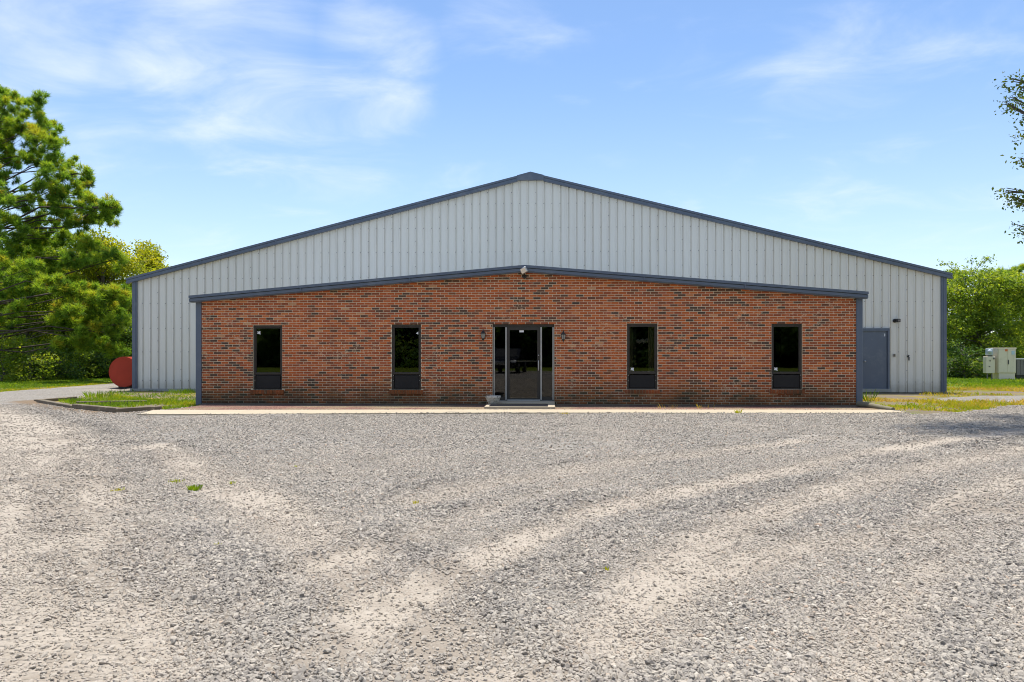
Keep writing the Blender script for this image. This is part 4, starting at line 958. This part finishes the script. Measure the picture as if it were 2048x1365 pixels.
# right side
bl = cloud(1868, 2085, 545, 738, 46, 120, 22, 3.0, False)+[B(1925, 556, 45, 24), B(1965, 560, 46, 28), B(2010, 566, 45, 26), B(2050, 580, 46, 30), B(1905, 585, 44, 20)]
tree('broadleaf_tree', 'light green spreading tree right of the warehouse', 'tree', (*dp(1958, 757, 46)[:2], 0), dp(1960, 545, 46), bl, M_LEAF, M_BARK2, 62, .18, .19, 8, .17)
sp = [B(px_, py_, 46.5, r) for px_, py_, r in ((1890, 528, 7), (1908, 534, 8), (1920, 545, 10), (1945, 522, 7), (1940, 540, 8), (1962, 528, 6), (1975, 520, 6), (1978, 518, 5), (1955, 548, 9), (1898, 545, 8), (1975, 545, 9))]
tree('sapling', 'thin sapling with sparse sprigs above the light green tree', 'tree', (*dp(1930, 757, 46.5)[:2], 0), dp(1936, 545, 46.5), sp, M_LEAF, M_BARK2, 60, .15, .16, 6, .06, .015)
tree('bush', 'dark green bush at the foot of the light green tree', 'bush', (*dp(1930, 757, 42)[:2], 0), dp(1930, 700, 42), cloud(1868, 1980, 680, 748, 42, 40, 15, 1.3), M_DARKLEAF, M_BARK2, 70, .15, .16, 8, .05)
tree('bush', 'dark bush behind the beige electrical cabinet', 'bush', (*dp(2020, 757, 43.5)[:2], 0), dp(2020, 690, 43.5), cloud(1970, 2070, 670, 745, 43.5, 26, 16, 1.3), M_LEAF, M_BARK2, 60, .16, .16, 8, .05)
D = 64; bo = [B(px_, py_, D+random.uniform(-2, 2), r, 1.2) for px_, py_, r in ((2020, 545, (24, 8)), (2045, 545, (24, 10)), (2010, 560, (20, 9)), (2050, 565, (30, 12)), (2025, 580, (34, 14)), (2060, 600, (34, 16)), (1995, 585, (22, 10)), (2000, 600, (30, 16)), (2080, 560, (30, 14)))]
pine('pine_tree', 'dark pine top showing behind the light green tree', (*dp(2040, 740, D)[:2], 0), dp(2040, 540, D), bo, 30, .25, None, .34, 22)
wd = []
for k in range(40): wd.append(B(random.uniform(1900, 2300), random.uniform(610, 740), random.uniform(54, 60), random.uniform(30, 44)))
P, T, O = blob_points(wd, 7, .3, 9, .5); V, F, T = leaf_cards(P, .34, .2, .5, T*.9, O)
tag(link('woodland', np_mesh('woodland', V, F, {'tint': T}), M_DARKLEAF, None, 'stuff'), 'dark woodland behind the trees at the right', 'woods')
# oak whose boughs reach into the picture at the right; it shades the gravel corner
D = 17.0
ob_ = [B(px_, py_, d, r, 1.2) for px_, py_, d, r in ((2024, 163, 17, 19), (2040, 180, 17, 20), (2030, 205, 17, 22), (2016, 214, 17, 15), (2046, 235, 17, 22), (2052, 270, 17, 18), (2058, 160, 17, 30), (2075, 200, 17.5, 34), (2042, 324, 17, 12), (2058, 328, 17, 14),
                                                    (2012, 385, 17, 15), (2022, 400, 17, 15), (2044, 395, 17, 18), (2034, 412, 17, 14), (2062, 400, 17, 24), (2042, 458, 17, 16), (2054, 476, 17, 20), (2075, 450, 17, 26))]
for c in ((10.6, 16.5, 12.2), (12, 17.5, 11.8), (9.2, 17.4, 12.9), (11, 19, 13), (13.3, 15.6, 11), (14.6, 18.5, 12.2), (15.5, 16, 10), (12.6, 18.5, 14), (14.5, 16.5, 14), (15.8, 18, 8.5), (14.7, 15.2, 8.5), (16, 15, 7), (13.9, 14.4, 6.6), (14.8, 18.8, 6.8), (8.4, 16.6, 12.6)): ob_.append((c, (1.35, 1.4, .95)))
tree('oak_tree', 'oak whose leafy bough tips hang in from the right edge', 'tree', (14.6, 17.2, 0), (14.0, 17.2, 12.5), ob_, M_OAK, M_BARK2, 110, .085, .12, 9, .28, .08, None, .4, .2)

# ------------------------------------------------------------------ grass
def blades(poly, n, h0, h1, t0, t1, cond=None, clump=1.0, wd=.012, z=-.04):
    poly = np.array(poly); lo, hi = poly.min(0), poly.max(0); x = lo[0]+RNG.random(n)*(hi[0]-lo[0]); y = lo[1]+RNG.random(n)*(hi[1]-lo[1])
    ok = inpoly(x, y, [tuple(p) for p in poly]) & (lot(x, y) < .12) & (RNG.random(n) < np.clip((fbm(x*clump, y*clump+7, 3)-.28)*2.6, 0, 1))
    ok &= ~((np.abs(x) < 15.35) & (y > 27.62)) & ~((np.abs(x) < 9.12) & (y > 20.0)) & ~inpoly(x, y, RTRACK)
    if cond is not None: ok &= cond(x, y)
    x, y = x[ok], y[ok]; n = len(x); h = (h0+(h1-h0)*RNG.random(n)**1.5)*(.5+fbm(x*2, y*2, 2)); a = RNG.random(n)*6.283
    dx, dy = np.cos(a)*wd, np.sin(a)*wd; lx, ly = RNG.normal(0, .45, n)*h, RNG.normal(0, .45, n)*h
    z0 = np.full(n, z-.01)
    V = np.stack([np.stack([x-dx, y-dy, z0], 1), np.stack([x+dx, y+dy, z0], 1), np.stack([x+lx*.4+dx*.6, y+ly*.4+dy*.6, z0+h*.62], 1), np.stack([x+lx, y+ly, z0+h], 1)], 1).reshape(-1, 3)
    F = (np.arange(n)[:, None]*4+np.array([0, 1, 2, 0, 2, 3])).reshape(-1, 3)
    tt = np.clip(t0+(t1-t0)*np.clip((fbm(x*.7+3, y*.7, 3)-.25)*2, 0, 1)+RNG.normal(0, .10, n), 0, 1)
    return V, F, np.repeat(tt, 4)
def grass(name, label, parts):
    Vs, Fs, Ts = [], [], []; k = 0
    for V, F, T in parts: Vs.append(V); Fs.append(F+k); Ts.append(T); k += len(V)
    tag(link(name, np_mesh(name, np.concatenate(Vs), np.concatenate(Fs), {'tint': np.concatenate(Ts)}), M_GRASS, None, 'stuff'), label, 'grass')
isl = [tuple(p) for p in ISLAND]
grass('grass', 'short bright green grass in the patch left of the brick front',
      [blades(isl, 170000, .04, .12, .15, .6, lambda x, y: (y < 22.8+.9*np.sin(x*1.3)) & (x > -13.3-.3*np.sin(y*3))), blades(isl, 26000, .03, .10, .1, .5, lambda x, y: y > 22, 1.6)])
grass('grass', 'mown lawn strip along the left woods',
      [blades([(-19.0, 24), (-19.2, 34), (-20.5, 48), (-32, 48), (-32, 24)], 130000, .04, .10, .2, .45, None, .8, .02), blades([(-18.9, 24), (-19.2, 36), (-20.2, 36), (-20.0, 24)], 16000, .04, .09, .6, .85, None, 1.2, .02)])
rg = [(9.1, 18), (30, 18), (36, 46), (9.1, 46)]
grass('grass', 'patchy yellow grass on the bare ground right of the building',
      [blades(rg, 420000, .04, .13, .48, .98, lambda x, y: (y < 23.4+.25*np.sin(x*2)) & (fbm(x*.5, y*.9, 2) > .27), .9, .014),
       blades(rg, 190000, .04, .12, .45, .98, lambda x, y: (y > 25.0) & (y < 34) & (fbm(x*.4+8, y*.4, 2) > .42), .9, .015),
       blades([(15.3, 33), (40, 33), (44, 48), (15.3, 48)], 90000, .04, .11, .12, .45, None, .7, .022)])

def tuft(name, label, cat, p, n, h, spread, t0, t1, group=None, wd=.006):
    a = RNG.random(n)*6.283; q = RNG.random(n)**.7*spread; x, y = np.cos(a)*q*.5, np.sin(a)*q*.5; hh = h*(.5+.6*RNG.random(n)); ln = q/spread*hh*.55+RNG.normal(0, .15, n)*hh
    ex, ey = x+np.cos(a)*ln, y+np.sin(a)*ln; sx, sy = -np.sin(a)*wd, np.cos(a)*wd; z = np.zeros(n)-.01
    V = np.stack([np.stack([x-sx, y-sy, z], 1), np.stack([x+sx, y+sy, z], 1), np.stack([(x*.45+ex*.55)+sx, (y*.45+ey*.55)+sy, hh*.7], 1), np.stack([ex, ey, hh], 1)], 1).reshape(-1, 3)
    F = (np.arange(n)[:, None]*4+np.array([0, 1, 2, 0, 2, 3])).reshape(-1, 3)
    o = link(name, np_mesh(name, V, F, {'tint': np.repeat(np.clip(t0+(t1-t0)*RNG.random(n), 0, 1), 4)}), M_GRASS); o.location = (p.x, p.y, float(gravel_z(np.array([p.x]), np.array([p.y]))[0]) if p.y < 18 else 0); return tag(o, label, cat, group)
GW = 'weeds sprouting from the gravel'
tuft('weed', 'largest bright green weed tuft in the gravel, left of centre', 'weed', gp(389, 980), 130, .06, .12, .2, .5, GW, .005)
tuft('weed', 'flat straggly weed just behind the largest gravel weed tuft', 'weed', gp(352, 966), 60, .035, .17, .4, .7, GW, .004)
tuft('weed', 'pale thin weed left of the largest gravel weed tuft', 'weed', gp(236, 982), 40, .03, .14, .5, .8, GW, .004)
tuft('weed', 'tiny weed right of the largest gravel weed tuft', 'weed', gp(464, 968), 26, .04, .06, .3, .7, GW, .004)
tuft('weed', 'small yellow weed in the open gravel below the left window', 'weed', gp(832, 1005), 26, .03, .07, .5, .75, GW, .004)
tuft('weed', 'small yellow weed in the gravel lower right of centre', 'weed', gp(1212, 1146), 22, .02, .05, .5, .75, GW, .004)
tuft('weed', 'faint weed in the gravel toward the bottom left', 'weed', gp(434, 1102), 26, .02, .06, .55, .8, GW, .004)
tuft('weed', 'green weed in the gravel nearest the walkway', 'weed', gp(592, 936), 20, .03, .07, .4, .7, GW, .004)
tuft('weed', 'rangy weed at the gravel edge in front of the doorstep', 'weed', gp(1130, 829.5), 40, .05, .3, .6, .95, GW, .006)
tuft('weed', 'pale weed on the walkway edge below the right windows', 'weed', gp(1476, 829), 40, .10, .16, .45, .75, GW, .006)
GT = 'tall weeds beside the building'
tuft('tall_weed', 'tall bright green grass clump in front of the red tank', 'weed', gp(198, 797), 130, .26, .75, .15, .45, GT, .005)
tuft('tall_weed', 'small green grass clump near the left timber end', 'weed', gp(140, 805), 160, .13, .5, .2, .45, GT, .006)
tuft('tall_weed', 'dark upright weed beside the right corner post of the brick front', 'weed', gp(1738, 806), 26, .42, .16, .0, .3, GT, .003)
tuft('tall_weed', 'dry thin weed at the foot of the brick wall, right of the entrance', 'weed', gp(1340, 820), 16, .16, .5, .75, 1, GT, .0025)
tuft('tall_weed', 'dry twiggy weed at the foot of the brick wall toward the right windows', 'weed', gp(1412, 819), 16, .15, .5, .7, 1, GT, .0025)
tuft('tall_weed', 'low dark green weeds at the foot of the left metal wall', 'weed', gp(372, 786), 240, .16, 1.2, .0, .25, GT, .007)
# stray wisps along the walkway edge
wx = np.array([p for p in np.linspace(-9, 9.5, 150)]); pp = []
for xx in wx:
    if random.random() < .55: continue
    yy = 17.28-(xx+9)*0+random.uniform(-.05, .02)
    pp.append((xx, yy))

# ------------------------------------------------------------------ what the glass reflects: the place behind the photographer
def behind():
    car = thing('parked_car', 'black sport utility car parked behind the viewer, mirrored in the entrance glass', 'car', (-1.9, -9.4, 0), .12)
    prof_ = [(-2.3, .35), (2.35, .35), (2.4, .75), (2.25, .98), (1.35, 1.08), (.55, 1.66), (-1.6, 1.70), (-2.2, 1.15), (-2.38, .9)]
    MB().prism([(y, z) for y, z in prof_], -.93, .93, 'x').build('body', M_CARPAINT, car)
    MB().prism([(1.28, 1.10), (.60, 1.60), (.62, 1.58), (1.30, 1.12)], -.78, .78, 'x')
    MB().add([(-.76, 1.30, 1.13), (.76, 1.30, 1.13), (.70, .60, 1.645), (-.70, .60, 1.645)], [(0, 1, 2, 3)]).build('windscreen', M_BLACK, car)
    for sx in (-1, 1):
        for y in (-1.45, 1.5):
            wh = MB().lathe([(.20, -.11), (.35, -.11), (.37, -.05), (.37, .05), (.35, .11), (.20, .11)], 24, Matrix.Translation((sx*.86, y, .37)) @ Matrix.Rotation(math.pi/2, 4, 'Y')).build('wheel', M_TYRE, car)
            MB().lathe([(.0, -.09), (.2, -.09), (.2, .09), (0, .09)], 10, Matrix.Translation((sx*.88, y, .37)) @ Matrix.Rotation(math.pi/2, 4, 'Y'), False).build('rim', M_CHROME, wh)
        MB().bbox(sx*.72-.16, sx*.72+.16, 2.25, 2.40, .74, .90, .02).build('headlight', M_LAMPW, car)
        MB().bbox(sx*.99-.08, sx*.99+.08, .75, .95, 1.08, 1.24, .03).build('mirror', M_CARPAINT, car)
    MB().bbox(-.5, .5, 2.3, 2.42, .60, .84, .02).build('grille', M_CHROME, car)
    bl_ = []
    for k in range(190):
        xx = random.uniform(-42, 42); bl_.append(((xx, -random.uniform(28, 42), (random.uniform(.6, 5.5) if k % 5 else random.uniform(6, 13))), (2.8, 2.4, 2.2)))
    P, T, O = blob_points(bl_, 4.0, .4, 9, .4); V, F, T = leaf_cards(P, .5, .32, .5, T, O)
    tag(link('woodland', np_mesh('woodland', V, F, {'tint': T}), M_DARKLEAF, None, 'stuff'), 'dark trees across the road, seen only in the window glass', 'woods')
behind()
